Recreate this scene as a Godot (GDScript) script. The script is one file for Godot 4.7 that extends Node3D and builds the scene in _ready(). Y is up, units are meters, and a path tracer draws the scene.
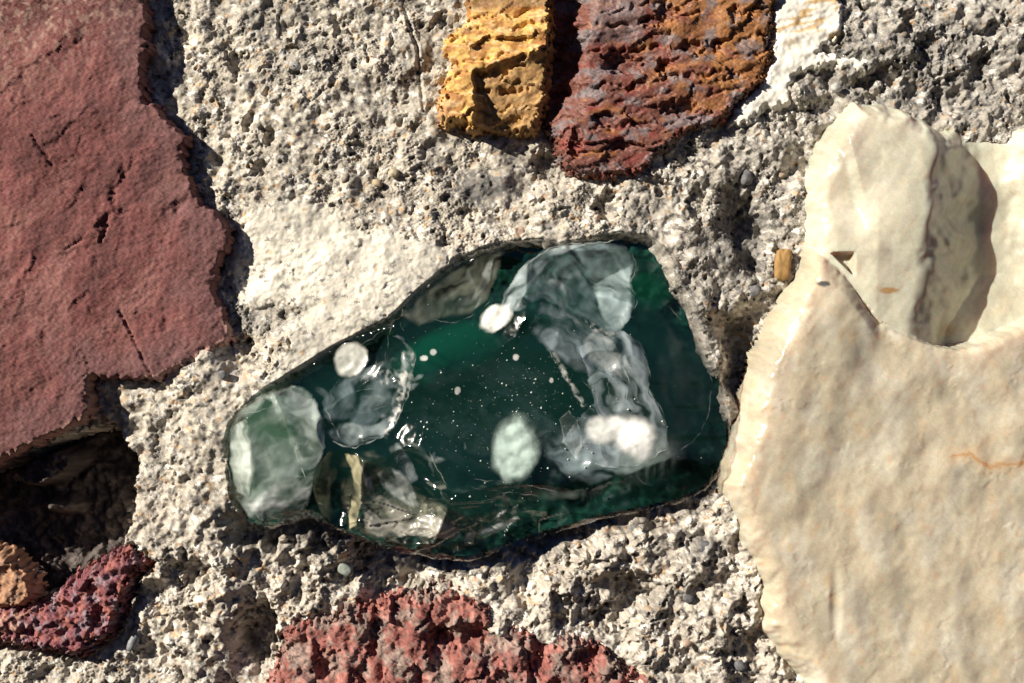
extends Node3D
# A stone wall in raking sun: a lump of green slag glass set in mortar between stones.
# Plan units are "p" (1 p = 0.4 mm): x right, y down from the upper left of the framed piece of wall, z out of the wall.

const S := 0.0004
const CX := 512.0
const CY := 341.5
const WALL_Y := 1.35          # height of the framed piece above the ground, metres

class Field:
	var x0 := 0.0
	var y0 := 0.0
	var st := 1.0
	var nx := 0
	var ny := 0
	var d := PackedFloat32Array()
	func at(x: float, y: float) -> float:
		var u := clampf((x - x0) / st, 0.0, nx - 1.001)
		var v := clampf((y - y0) / st, 0.0, ny - 1.001)
		var i := int(u)
		var j := int(v)
		u -= i
		v -= j
		var k := j * nx + i
		var a := d[k] + (d[k + 1] - d[k]) * u
		var b := d[k + nx] + (d[k + nx + 1] - d[k + nx]) * u
		return a + (b - a) * v

var n_lump: FastNoiseLite
var n_mid: FastNoiseLite
var n_fine: FastNoiseLite
var n_hi: FastNoiseLite
var n_grain: FastNoiseLite
var n_cell: FastNoiseLite
var n_grain2: FastNoiseLite
var n_wide: FastNoiseLite
var n_warp: FastNoiseLite
var n_layer: FastNoiseLite
var n_ridge: FastNoiseLite
var rng := RandomNumberGenerator.new()

func noise(type: int, scale: float, seed_: int, octaves := 1, fractal := FastNoiseLite.FRACTAL_FBM) -> FastNoiseLite:
	var n := FastNoiseLite.new()
	n.noise_type = type
	n.frequency = 1.0 / scale
	n.seed = seed_
	n.fractal_type = fractal if octaves > 1 else FastNoiseLite.FRACTAL_NONE
	n.fractal_octaves = octaves
	return n

func at(x: float, y: float, z: float) -> Vector3:
	return Vector3((x - CX) * S, WALL_Y + (CY - y) * S, z * S)

# ---------------------------------------------------------------- fields

func new_field(x0: float, y0: float, x1: float, y1: float, st: float) -> Field:
	var f := Field.new()
	f.x0 = x0
	f.y0 = y0
	f.st = st
	f.nx = int((x1 - x0) / st) + 2
	f.ny = int((y1 - y0) / st) + 2
	f.d.resize(f.nx * f.ny)
	return f

func pts(a: Array) -> PackedVector2Array:
	var r := PackedVector2Array()
	for i in range(0, a.size(), 2):
		r.append(Vector2(a[i], a[i + 1]))
	return r

# distance to an outline, positive inside
func outline(poly: PackedVector2Array, st := 5.0, far := 80.0) -> Field:
	var b := Rect2(poly[0], Vector2.ZERO)
	for p in poly:
		b = b.expand(p)
	var f := new_field(b.position.x - 30, b.position.y - 30, b.end.x + 30, b.end.y + 30, st)
	var n := poly.size()
	for j in f.ny:
		for i in f.nx:
			var q := Vector2(f.x0 + i * st, f.y0 + j * st)
			var best := far * far
			var inside := false
			var a := poly[n - 1]
			for k in n:
				var c := poly[k]
				var e := c - a
				var w := q - a
				var t := clampf(w.dot(e) / e.length_squared(), 0.0, 1.0)
				best = minf(best, (w - e * t).length_squared())
				if (a.y > q.y) != (c.y > q.y) and q.x < a.x + (q.y - a.y) * e.x / e.y:
					inside = not inside
				a = c
			f.d[j * f.nx + i] = sqrt(best) if inside else -sqrt(best)
	return f

func inside_of(f: Field, x: float, y: float) -> float:
	if x < f.x0 or y < f.y0 or x > f.x0 + (f.nx - 1) * f.st or y > f.y0 + (f.ny - 1) * f.st:
		return -30.0
	return f.at(x, y)

func from_points(c: Array, x0: float, y0: float, x1: float, y1: float, st := 12.0) -> Field:
	var f := new_field(x0, y0, x1, y1, st)
	for j in f.ny:
		for i in f.nx:
			var x := x0 + i * st
			var y := y0 + j * st
			var ws := 0.0
			var vs := 0.0
			for k in range(0, c.size(), 3):
				var dx: float = x - c[k]
				var dy: float = y - c[k + 1]
				var w := 1.0 / pow(dx * dx + dy * dy + 70.0, 2.6)
				ws += w
				vs += w * c[k + 2]
			f.d[j * f.nx + i] = vs / ws
	return f

func along(x: float, y: float, a: PackedVector2Array) -> float:   # distance to an open line
	var best := 1e9
	var q := Vector2(x, y)
	for k in a.size() - 1:
		var e := a[k + 1] - a[k]
		var w := q - a[k]
		best = minf(best, (w - e * clampf(w.dot(e) / e.length_squared(), 0.0, 1.0)).length_squared())
	return sqrt(best)

func bump(x: float, y: float, cx: float, cy: float, rx: float, ry: float) -> float:   # 1 in the middle, 0 at the rim
	var dx := (x - cx) / rx
	var dy := (y - cy) / ry
	var r := dx * dx + dy * dy
	return (1.0 - r) * (1.0 - r) if r < 1.0 else 0.0

func ramp(a: float, b: float, v: float) -> float:
	var t := clampf((v - a) / (b - a), 0.0, 1.0)
	return t * t * (3.0 - 2.0 * t)

# ---------------------------------------------------------------- meshes

func spread(lo: float, hi: float, st: float, a: float, b: float) -> PackedFloat32Array:   # even steps between a and b, growing ones outside
	var r := PackedFloat32Array()
	var v := maxf(lo, a)
	var back := PackedFloat32Array()
	var s := st
	var u := v
	while u > lo:
		s = minf(s * 1.15, 8.0)
		u -= s
		back.append(u)
	back.reverse()
	r.append_array(back)
	while v < minf(hi, b):
		r.append(v)
		v += st
	s = st
	while v < hi:
		r.append(v)
		s = minf(s * 1.15, 8.0)
		v += s
	r.append(v)
	return r

# shape: Callable(x, y) -> height, or -1e6 for nothing there. paint: Callable(x, y, z, slope) -> Color
func relief(box: Rect2, st: float, shape: Callable, paint: Callable) -> ArrayMesh:
	var xs := spread(box.position.x, box.end.x, st, -25.0, 1049.0)
	var ys := spread(box.position.y, box.end.y, st, -25.0, 708.0)
	var nx := xs.size()
	var ny := ys.size()
	var h := PackedFloat32Array()
	h.resize(nx * ny)
	for j in ny:
		var y := ys[j]
		var row := j * nx
		for i in nx:
			h[row + i] = shape.call(xs[i], y)
	var id := PackedInt32Array()
	id.resize(nx * ny)
	var v := PackedVector3Array()
	var nn := PackedVector3Array()
	var cc := PackedColorArray()
	var idx := PackedInt32Array()
	for j in ny:
		var row := j * nx
		for i in nx:
			var z := h[row + i]
			if z < -9e5:
				id[row + i] = -1
				continue
			id[row + i] = v.size()
			var ia := maxi(i - 1, 0)
			var ib := mini(i + 1, nx - 1)
			var ja := maxi(j - 1, 0)
			var jb := mini(j + 1, ny - 1)
			var za := h[row + ia]
			var zb := h[row + ib]
			var zc := h[ja * nx + i]
			var zd := h[jb * nx + i]
			if za < -9e5: za = z
			if zb < -9e5: zb = z
			if zc < -9e5: zc = z
			if zd < -9e5: zd = z
			var gx := (zb - za) / (xs[ib] - xs[ia])
			var gy := (zd - zc) / (ys[jb] - ys[ja])
			v.append(at(xs[i], ys[j], z))
			nn.append(Vector3(-gx, gy, 1.0).normalized())
			cc.append(paint.call(xs[i], ys[j], z, sqrt(gx * gx + gy * gy)))
	for j in ny - 1:
		var row := j * nx
		for i in nx - 1:
			var a := id[row + i]
			var b := id[row + i + 1]
			var c := id[row + nx + i]
			var d := id[row + nx + i + 1]
			if a >= 0 and b >= 0 and d >= 0:
				idx.append(a); idx.append(b); idx.append(d)
			if a >= 0 and d >= 0 and c >= 0:
				idx.append(a); idx.append(d); idx.append(c)
	if idx.is_empty():
		return ArrayMesh.new()
	var arr := []
	arr.resize(Mesh.ARRAY_MAX)
	arr[Mesh.ARRAY_VERTEX] = v
	arr[Mesh.ARRAY_NORMAL] = nn
	arr[Mesh.ARRAY_COLOR] = cc
	arr[Mesh.ARRAY_INDEX] = idx
	var m := ArrayMesh.new()
	m.add_surface_from_arrays(Mesh.PRIMITIVE_TRIANGLES, arr)
	return m

func back_plate(poly: PackedVector2Array, z: float, col: Color, into: ArrayMesh) -> void:   # the hidden back of a stone, so that it is solid
	var tri := Geometry2D.triangulate_polygon(poly)
	if tri.is_empty():
		return
	var v := PackedVector3Array()
	var nn := PackedVector3Array()
	var cc := PackedColorArray()
	for p in poly:
		v.append(at(p.x, p.y, z))
		nn.append(Vector3(0, 0, -1))
		cc.append(col)
	var arr := []
	arr.resize(Mesh.ARRAY_MAX)
	arr[Mesh.ARRAY_VERTEX] = v
	arr[Mesh.ARRAY_NORMAL] = nn
	arr[Mesh.ARRAY_COLOR] = cc
	arr[Mesh.ARRAY_INDEX] = tri
	into.add_surface_from_arrays(Mesh.PRIMITIVE_TRIANGLES, arr)

func node(called: String, mesh: Mesh, m: Material, parent: Node = self) -> MeshInstance3D:
	var o := MeshInstance3D.new()
	o.name = called
	o.mesh = mesh
	for k in mesh.get_surface_count():
		mesh.surface_set_material(k, m)
	parent.add_child(o, true)
	return o

func thing(called: String, label: String, category: String) -> Node3D:
	var o := Node3D.new()
	o.name = called
	add_child(o, true)
	o.set_meta("label", label)
	o.set_meta("category", category)
	return o

func bounds(poly: PackedVector2Array, grow := 6.0) -> Rect2:
	var b := Rect2(poly[0], Vector2.ZERO)
	for p in poly:
		b = b.expand(p)
	return b.grow(grow)

func stone_material(rough: float, spec := 0.35) -> StandardMaterial3D:
	var m := StandardMaterial3D.new()
	m.vertex_color_use_as_albedo = true
	m.roughness = rough
	m.metallic_specular = spec
	return m

# a small rounded stone: an uneven ball pressed flat, sitting in the mortar
func pebble_mesh(c: Vector3, r: Vector3, col: Color, seed_: int, blocky := 0.0, turn := 0.0) -> ArrayMesh:
	var st := SurfaceTool.new()
	st.begin(Mesh.PRIMITIVE_TRIANGLES)
	st.set_smooth_group(0)
	var nu := 12 if r.x < 7.0 else 18
	var nv := 7 if r.x < 7.0 else 10
	var ring := []
	for j in nv + 1:
		var th := PI * j / nv
		for i in nu:
			var ph := TAU * i / nu
			var d := Vector3(sin(th) * cos(ph), sin(th) * sin(ph), cos(th))
			var k := 1.0 + 0.16 * n_fine.get_noise_3d(d.x * 6 + seed_ * 31.0, d.y * 6, d.z * 6) + 0.06 * n_fine.get_noise_3d(d.x * 22 + seed_ * 17.0, d.y * 22, d.z * 22)
			if blocky > 0.0:
				var mx := maxf(absf(d.x), maxf(absf(d.y), absf(d.z)))
				k *= lerpf(1.0, 0.8 / mx, blocky)
			var q := Vector3(d.x * r.x, d.y * r.y, 0).rotated(Vector3(0, 0, 1), turn) * k
			ring.append(at(c.x + q.x, c.y + q.y, c.z + d.z * r.z * k))
	for j in nv:
		for i in nu:
			var a: Vector3 = ring[j * nu + i]
			var b: Vector3 = ring[j * nu + (i + 1) % nu]
			var cc: Vector3 = ring[(j + 1) * nu + i]
			var dd: Vector3 = ring[(j + 1) * nu + (i + 1) % nu]
			for p in [a, b, dd, a, dd, cc]:
				var t := 0.85 + 0.5 * n_fine.get_noise_2d(p.x / S * 1.3, p.y / S * 1.3)
				st.set_color(Color(col.r * t, col.g * t, col.b * t))
				st.add_vertex(p)
	st.generate_normals()
	st.index()
	return st.commit()

# ---------------------------------------------------------------- the wall

var f_base: Field
var f_slab: Field
var f_wood: Field
var f_gold: Field
var f_rind: Field
var f_quartz: Field
var f_glass: Field
var f_red: Field
var f_purple: Field
var f_dark: Field
var f_orange: Field
var f_patch: Field
var f_jade: Field
var crack_line: PackedVector2Array

var slab_poly: PackedVector2Array
var wood_poly: PackedVector2Array
var gold_poly: PackedVector2Array
var rind_poly: PackedVector2Array
var quartz_poly: PackedVector2Array
var glass_poly: PackedVector2Array
var red_poly: PackedVector2Array
var purple_poly: PackedVector2Array
var dark_poly: PackedVector2Array
var orange_poly: PackedVector2Array
var stains_and_shade: Array
var pits: Array

func outlines() -> void:
	slab_poly = pts([-270, -150, 138, -150, 143, 0, 150, 17, 145, 33, 152, 50, 142, 57, 143, 80, 146, 103, 155, 100, 163, 113, 176, 127, 190, 137, 183, 153, 185, 170, 197, 190, 201, 203, 217, 211, 228, 228, 231, 245, 217, 261, 213, 291, 223, 308, 233, 340, 195, 361, 155, 382, 88, 378, 92, 410, 87, 418, 63, 431, 10, 456, -40, 478, -270, 560])
	wood_poly = pts([520, -150, 520, -20, 535, 30, 530, 70, 533, 100, 544, 126, 556, 142, 560, 163, 577, 178, 610, 181, 643, 178, 662, 158, 689, 136, 726, 125, 741, 106, 767, 83, 776, 56, 779, 0, 790, -150])
	gold_poly = pts([455, -150, 463, 0, 465, 20, 437, 37, 440, 55, 450, 63, 435, 103, 438, 127, 463, 124, 468, 133, 490, 134, 512, 135, 536, 132, 548, 105, 552, 72, 554, 45, 553, 0, 556, -150])
	rind_poly = pts([774, -150, 774, 0, 772, 56, 763, 82, 738, 105, 724, 128, 752, 125, 764, 110, 792, 106, 796, 74, 827, 65, 866, 72, 877, 57, 822, 50, 840, 37, 849, 22, 846, 8, 835, -40, 840, -150])
	quartz_poly = pts([853, 100, 827, 128, 810, 168, 802, 203, 804, 243, 795, 273, 783, 300, 768, 325, 752, 365, 740, 410, 734, 440, 720, 485, 735, 530, 757, 580, 760, 630, 790, 665, 801, 683, 830, 850, 1200, 850, 1200, 110, 1024, 126, 990, 122, 976, 128, 941, 127, 905, 107])
	glass_poly = pts([227, 440, 231, 424, 242, 409, 262, 392, 290, 375, 330, 350, 352, 338, 380, 325, 396, 314, 420, 290, 448, 268, 480, 250, 505, 243, 540, 240, 560, 244, 600, 237, 622, 233, 650, 237, 665, 248, 672, 270, 690, 300, 705, 340, 720, 375, 728, 410, 730, 440, 722, 470, 705, 489, 680, 501, 640, 510, 600, 518, 570, 527, 530, 538, 500, 550, 470, 560, 430, 557, 380, 548, 362, 540, 346, 534, 310, 518, 295, 521, 265, 529, 245, 524, 232, 500, 228, 470])
	red_poly = pts([262, 800, 265, 683, 272, 665, 281, 650, 274, 634, 293, 624, 337, 614, 346, 606, 372, 607, 384, 597, 407, 595, 437, 588, 456, 592, 490, 602, 500, 622, 536, 629, 570, 634, 604, 643, 613, 655, 625, 667, 649, 671, 668, 685, 690, 800])
	purple_poly = pts([-150, 610, 0, 606, 37, 606, 67, 578, 111, 553, 128, 550, 149, 565, 131, 585, 122, 608, 107, 641, 74, 664, 33, 657, 0, 652, -150, 660])
	dark_poly = pts([-270, 540, -120, 500, 0, 462, 58, 436, 105, 425, 132, 460, 128, 530, 112, 565, 60, 600, 10, 615, -270, 640])
	orange_poly = pts([-60, 540, 0, 554, 14, 566, 27, 579, 31, 597, 22, 612, 0, 616, -60, 620])
	f_slab = outline(slab_poly)
	f_wood = outline(wood_poly)
	f_gold = outline(gold_poly)
	f_rind = outline(rind_poly, 4.0)
	f_quartz = outline(quartz_poly)
	f_glass = outline(glass_poly, 4.0, 120.0)
	f_red = outline(red_poly)
	f_purple = outline(purple_poly)
	f_dark = outline(dark_poly)
	f_orange = outline(orange_poly)
	f_patch = outline(pts([222, 262, 245, 212, 262, 202, 300, 197, 330, 205, 355, 225, 400, 232, 440, 240, 462, 256, 430, 285, 400, 315, 350, 342, 300, 372, 262, 395, 262, 378, 290, 345, 275, 325, 300, 312, 285, 300, 250, 310, 232, 300]), 4.0)
	f_jade = outline(pts([222, 440, 236, 405, 262, 386, 296, 380, 318, 392, 328, 420, 330, 452, 326, 478, 312, 492, 314, 516, 290, 530, 250, 536, 222, 500]), 4.0)
	crack_line = pts([398, -30, 403, 0, 409, 25, 417, 45, 419, 80, 425, 118])
	f_base = from_points([
		170, 60, -9, 165, -60, -8, 185, 120, -6, 215, 60, 0, 205, 160, -7, 230, 20, 2, 260, 40, 3, 330, 60, 5, 390, 40, 7, 435, 20, 0, 420, 120, 2, 300, 130, 4, 240, 175, 2, 225, 275, -8, 232, 240, -4,
		250, 215, 2, 330, 215, 5, 350, 270, 14, 430, 255, 18, 270, 312, 4, 238, 350, 0, 300, 352, 17, 380, 300, 22, 262, 380, 15, 450, 235, 10, 400, 180, 4, 470, 155, -8, 490, 195, 0, 535, 165, -12, 470, 225, 9, 560, 222, 11, 620, 218, 11, 600, 200, 3, 655, 205, 8,
		680, 170, 9, 700, 220, 6, 720, 140, 10, 686, 260, 14, 698, 300, 15, 714, 355, 14, 727, 405, 8, 750, 225, -18, 735, 250, 2, 728, 300, 0, 742, 340, -32, 746, 390, -36, 738, 445, -36, 764, 305, -14, 755, 290, 0, 785, 205, 2, 780, 255, 4, 775, 140, 8, 800, 120, 2, 810, 150, -8,
		860, 60, 6, 900, 40, 3, 960, 60, -2, 1000, 90, -10, 940, 110, -10, 840, 92, -4, 880, 90, 0, 1010, 30, 0, 1120, 60, 0,
		152, 405, 4, 200, 375, 14, 195, 440, 15, 215, 500, 13, 190, 540, 9, 132, 440, -12, 135, 490, -6, 105, 470, -42, 60, 530, -45, 142, 540, 0, 160, 560, 3, 178, 585, -6, 170, 620, -5, 150, 620, -12, 232, 545, 6, 262, 575, 0, 225, 600, 0, 250, 612, -6, 243, 655, -26, 215, 660, -8,
		330, 552, -2, 300, 560, -4, 380, 575, -32, 420, 573, -38, 345, 595, -16, 300, 610, -8, 440, 582, -12, 480, 575, 0, 510, 605, 4, 530, 570, -12, 560, 560, -10, 555, 600, 6, 590, 545, 8, 600, 560, 12, 610, 600, -2, 628, 600, -16, 640, 535, 12, 650, 575, 4, 590, 625, -6, 660, 620, 7,
		700, 560, 13, 700, 640, 11, 740, 600, 9, 705, 505, 6, 670, 517, 2, 722, 510, 8, 772, 655, 2, 690, 700, 8, 760, 720, 0,
		30, 468, -16, 8, 486, -18, 55, 452, -20, 20, 520, -40, 130, 660, -22, 150, 690, -14, 40, 675, -18, 90, 680, -20, -80, 500, -20, -80, 690, -20, 200, 760, -10],
		-180, -180, 1220, 860, 9.0)
	# dirty grains, with some shade of the hollows painted in: x, y, reach x, reach y, share
	stains_and_shade = [482, 186, 46, 26, 0.85, 262, 320, 40, 26, 0.45, 238, 318, 22, 22, 0.4, 742, 235, 40, 70, 0.7, 690, 300, 26, 60, 0.25, 706, 548, 26, 20, 0.6, 640, 500, 60, 18, 0.4, 270, 15, 60, 25, 0.35, 300, 60, 60, 30, 0.3, 870, 60, 90, 60, 0.35, 960, 60, 90, 80, 0.35, 655, 605, 25, 16, 0.35, 590, 610, 25, 20, 0.3, 300, 545, 60, 20, 0.4, 150, 455, 16, 60, 0.5, 700, 350, 20, 60, 0.2, 560, 155, 40, 20, 0.4]
	# hollows: x, y, reach x, reach y, depth
	pits = [398, 572, 80, 30, 30, 320, 562, 60, 22, 14, 252, 640, 26, 40, 26, 812, 88, 26, 22, -8, 545, 545, 70, 16, 12, 470, 568, 40, 12, 10, 742, 360, 26, 60, 12, 266, 132, 10, 9, 12, 296, 64, 8, 7, 6, 258, 168, 9, 12, 8, 245, 118, 9, 14, 8, 283, 30, 10, 16, 7, 440, 20, 14, 10, 8, 415, 122, 7, 7, 7, 232, 62, 10, 20, 9, 610, 207, 18, 20, 14, 560, 160, 40, 20, 12, 700, 205, 12, 25, 9, 752, 240, 26, 46, 14, 640, 592, 34, 22, 16, 612, 618, 22, 22, 12, 250, 612, 22, 16, 10, 600, 565, 30, 10, 6, 560, 608, 14, 26, 12, 525, 575, 22, 30, 12, 300, 588, 26, 22, 10, 182, 576, 8, 26, 12, 242, 640, 26, 30, 10, 190, 628, 16, 20, 9, 215, 575, 22, 10, 7, 892, 72, 22, 14, 12, 912, 20, 10, 18, 9, 955, 90, 18, 30, 10, 985, 60, 12, 22, 8, 870, 78, 14, 12, 12, 662, 184, 16, 10, 7, 690, 545, 10, 12, 7, 745, 606, 10, 14, 10, 735, 665, 9, 9, 8, 690, 630, 6, 7, 6, 240, 345, 14, 10, 8, 355, 150, 14, 10, 5, 470, 215, 12, 8, 5, 640, 25, 8, 8, 0, 840, 30, 10, 14, 9, 1000, 30, 12, 20, 8, 930, 50, 10, 18, 7, 336, 25, 7, 16, 6, 212, 250, 10, 26, 8]

func wall_shape(x: float, y: float) -> float:
	var e := f_slab.at(x, y) if x < 260.0 else -30.0
	if e > 16.0: return -1e6
	if x > 700.0 and f_quartz.at(x, y) > 16.0: return -1e6
	var g := -30.0
	if x > 200.0 and x < 760.0 and y > 210.0 and y < 590.0:
		g = inside_of(f_glass, x, y)
		if g > 34.0: return -1e6
	if y < 200.0 and x > 400.0 and x < 900.0 and maxf(inside_of(f_wood, x, y), inside_of(f_gold, x, y)) > 16.0: return -1e6
	if y > 570.0 and x > 250.0 and x < 700.0 and inside_of(f_red, x, y) > 16.0: return -1e6
	var z := f_base.at(x + 6.0 * n_mid.get_noise_2d(x, y), y + 6.0 * n_mid.get_noise_2d(y, x))
	var p := ramp(-4.0, 9.0, inside_of(f_patch, x, y) + 5.0 * n_mid.get_noise_2d(x * 2.0, y * 2.0)) if y > 180.0 and y < 410.0 and x < 480.0 else 0.0
	var q := 1.0 - 0.82 * p
	var wild := 0.9 + 0.65 * ramp(480.0, 560.0, y) + 0.3 * ramp(640.0, 720.0, x)
	z += wild * (8.0 * n_lump.get_noise_2d(x, y) + 4.8 * n_mid.get_noise_2d(x, y)) * (1.0 - 0.65 * p)
	z += 2.0 * ramp(-1.0, 3.0, inside_of(f_patch, x, y) + 7.0 * n_mid.get_noise_2d(x * 2.0, y * 2.0)) if p > 0.0 else 0.0
	var c := n_grain.get_noise_2d(x + 2.0 * n_hi.get_noise_2d(x, y), y)          # -1 at a grain's middle
	var c2 := n_grain2.get_noise_2d(x, y)
	var crumb := 0.5 + 0.9 * n_wide.get_noise_2d(x * 3.0, y * 3.0)
	q *= clampf(0.85 + 1.5 * n_lump.get_noise_2d(x * 0.8 + 150.0, y * 0.8), 0.2, 1.5) * (1.0 - 0.45 * ramp(260.0, 220.0, x) * ramp(330.0, 380.0, y) * ramp(580.0, 540.0, y))
	z += q * (-0.3 * c * (0.5 + 0.9 * crumb) - 0.5 * c2 + 0.7 * n_fine.get_noise_2d(x, y) + 0.75 * n_hi.get_noise_2d(x, y))
	z += p * (0.35 * n_fine.get_noise_2d(x, y) - 0.28 * c2)
	var hole := n_ridge.get_noise_2d(x, y)
	if hole > 0.46:
		z -= q * minf((hole - 0.46) * 34.0, 6.0)
	for k in range(0, pits.size(), 5):
		if absf(x - pits[k]) < pits[k + 2] + 9.0 and absf(y - pits[k + 1]) < pits[k + 3] + 9.0:
			z -= pits[k + 4] * ramp(0.0, 0.5, bump(x + 4.0 * n_fine.get_noise_2d(x, y) + 9.0 * n_mid.get_noise_2d(x + 50.0, y), y + 4.0 * n_fine.get_noise_2d(y, x) + 9.0 * n_mid.get_noise_2d(y, x + 90.0), pits[k], pits[k + 1], pits[k + 2], pits[k + 3]))
	if y < 130.0 and x > 385.0 and x < 440.0:
		var l := along(x, y, crack_line)
		if l < 3.0:
			z -= 5.0 * (1.0 - l / 3.0) * ramp(-0.4, 0.2, n_mid.get_noise_2d(x, y))
	# nothing fills the recess under the slab
	if x < 170.0 and y > 400.0:
		z -= 64.0 * ramp(-2.0, 8.0, maxf(f_dark.at(x, y), inside_of(f_purple, x, y) + 4.0) + 4.0 * n_fine.get_noise_2d(x, y))
	# and little of it under the lower edge of the glass
	if g > -30.0 and y > 470.0:
		z -= (42.0 + 18.0 * n_lump.get_noise_2d(x * 1.3 + 31.0, y * 1.3)) * ramp(-29.0, -8.0, g + 14.0 * n_mid.get_noise_2d(x * 0.8, y * 0.8)) * ramp(470.0, 520.0, y + 0.12 * (x - 480.0)) * ramp(735.0, 690.0, x)
	# the mortar sinks away behind the glass
	if g > -10.0:
		z -= 1.8 * maxf(g + 3.0, 0.0)
	return z

func wall_paint(x: float, y: float, z: float, slope: float) -> Color:
	var warm := ramp(760.0, 420.0, x + 0.35 * y - 120.0 + 60.0 * n_wide.get_noise_2d(x, y))
	var r := lerpf(0.445, 0.515, warm)
	var gg := lerpf(0.41, 0.465, warm)
	var b := lerpf(0.365, 0.395, warm)
	if y > 420.0:
		var low := ramp(420.0, 520.0, y) * 0.8
		r = lerpf(r, 0.52, low)
		gg = lerpf(gg, 0.465, low)
		b = lerpf(b, 0.40, low)
	var cell := n_cell.get_noise_2d(x + 2.0 * n_hi.get_noise_2d(x, y), y)
	var t := 1.0 + 0.22 * cell + 0.16 * n_fine.get_noise_2d(x * 1.7, y * 1.7) + 0.14 * n_hi.get_noise_2d(x * 1.3, y * 1.3) + 0.14 * n_mid.get_noise_2d(x, y)
	var p := ramp(-4.0, 9.0, inside_of(f_patch, x, y) + 5.0 * n_mid.get_noise_2d(x * 2.0, y * 2.0)) if y > 180.0 and y < 410.0 and x < 480.0 else 0.0
	if p > 0.0:
		r = lerpf(r, 0.70, p)
		gg = lerpf(gg, 0.655, p)
		b = lerpf(b, 0.57, p)
		t = lerpf(t, 1.0 + 0.10 * cell, p * 0.7)
	var pick := fposmod(cell * 37.7, 1.0)
	var k := 1.0 - 0.7 * p
	if pick < 0.10 * k:
		r *= 0.38; gg *= 0.38; b *= 0.40
	elif pick < 0.13 * k:
		r *= 1.05; gg *= 0.82; b *= 0.62
	elif pick < 0.27 * k:
		r = 0.68; gg = 0.65; b = 0.6
	elif pick < 0.36 * k:
		r *= 0.68; gg *= 0.70; b *= 0.74
	for s in range(0, stains_and_shade.size(), 5):
		if absf(x - stains_and_shade[s]) < stains_and_shade[s + 2] and absf(y - stains_and_shade[s + 1]) < stains_and_shade[s + 3]:
			var w: float = stains_and_shade[s + 4] * ramp(0.0, 0.6, bump(x, y, stains_and_shade[s], stains_and_shade[s + 1], stains_and_shade[s + 2], stains_and_shade[s + 3]) + 0.5 * n_fine.get_noise_2d(x, y) + 0.3 * n_cell.get_noise_2d(x, y) - 0.05)
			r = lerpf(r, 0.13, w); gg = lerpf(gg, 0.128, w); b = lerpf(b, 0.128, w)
	t *= 0.93 + 0.16 * n_wide.get_noise_2d(x * 1.7 + 60.0, y * 1.7) + 0.12 * n_lump.get_noise_2d(x + 210.0, y)
	return Color(r * t, gg * t, b * t)

# ---------------------------------------------------------------- stones

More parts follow.
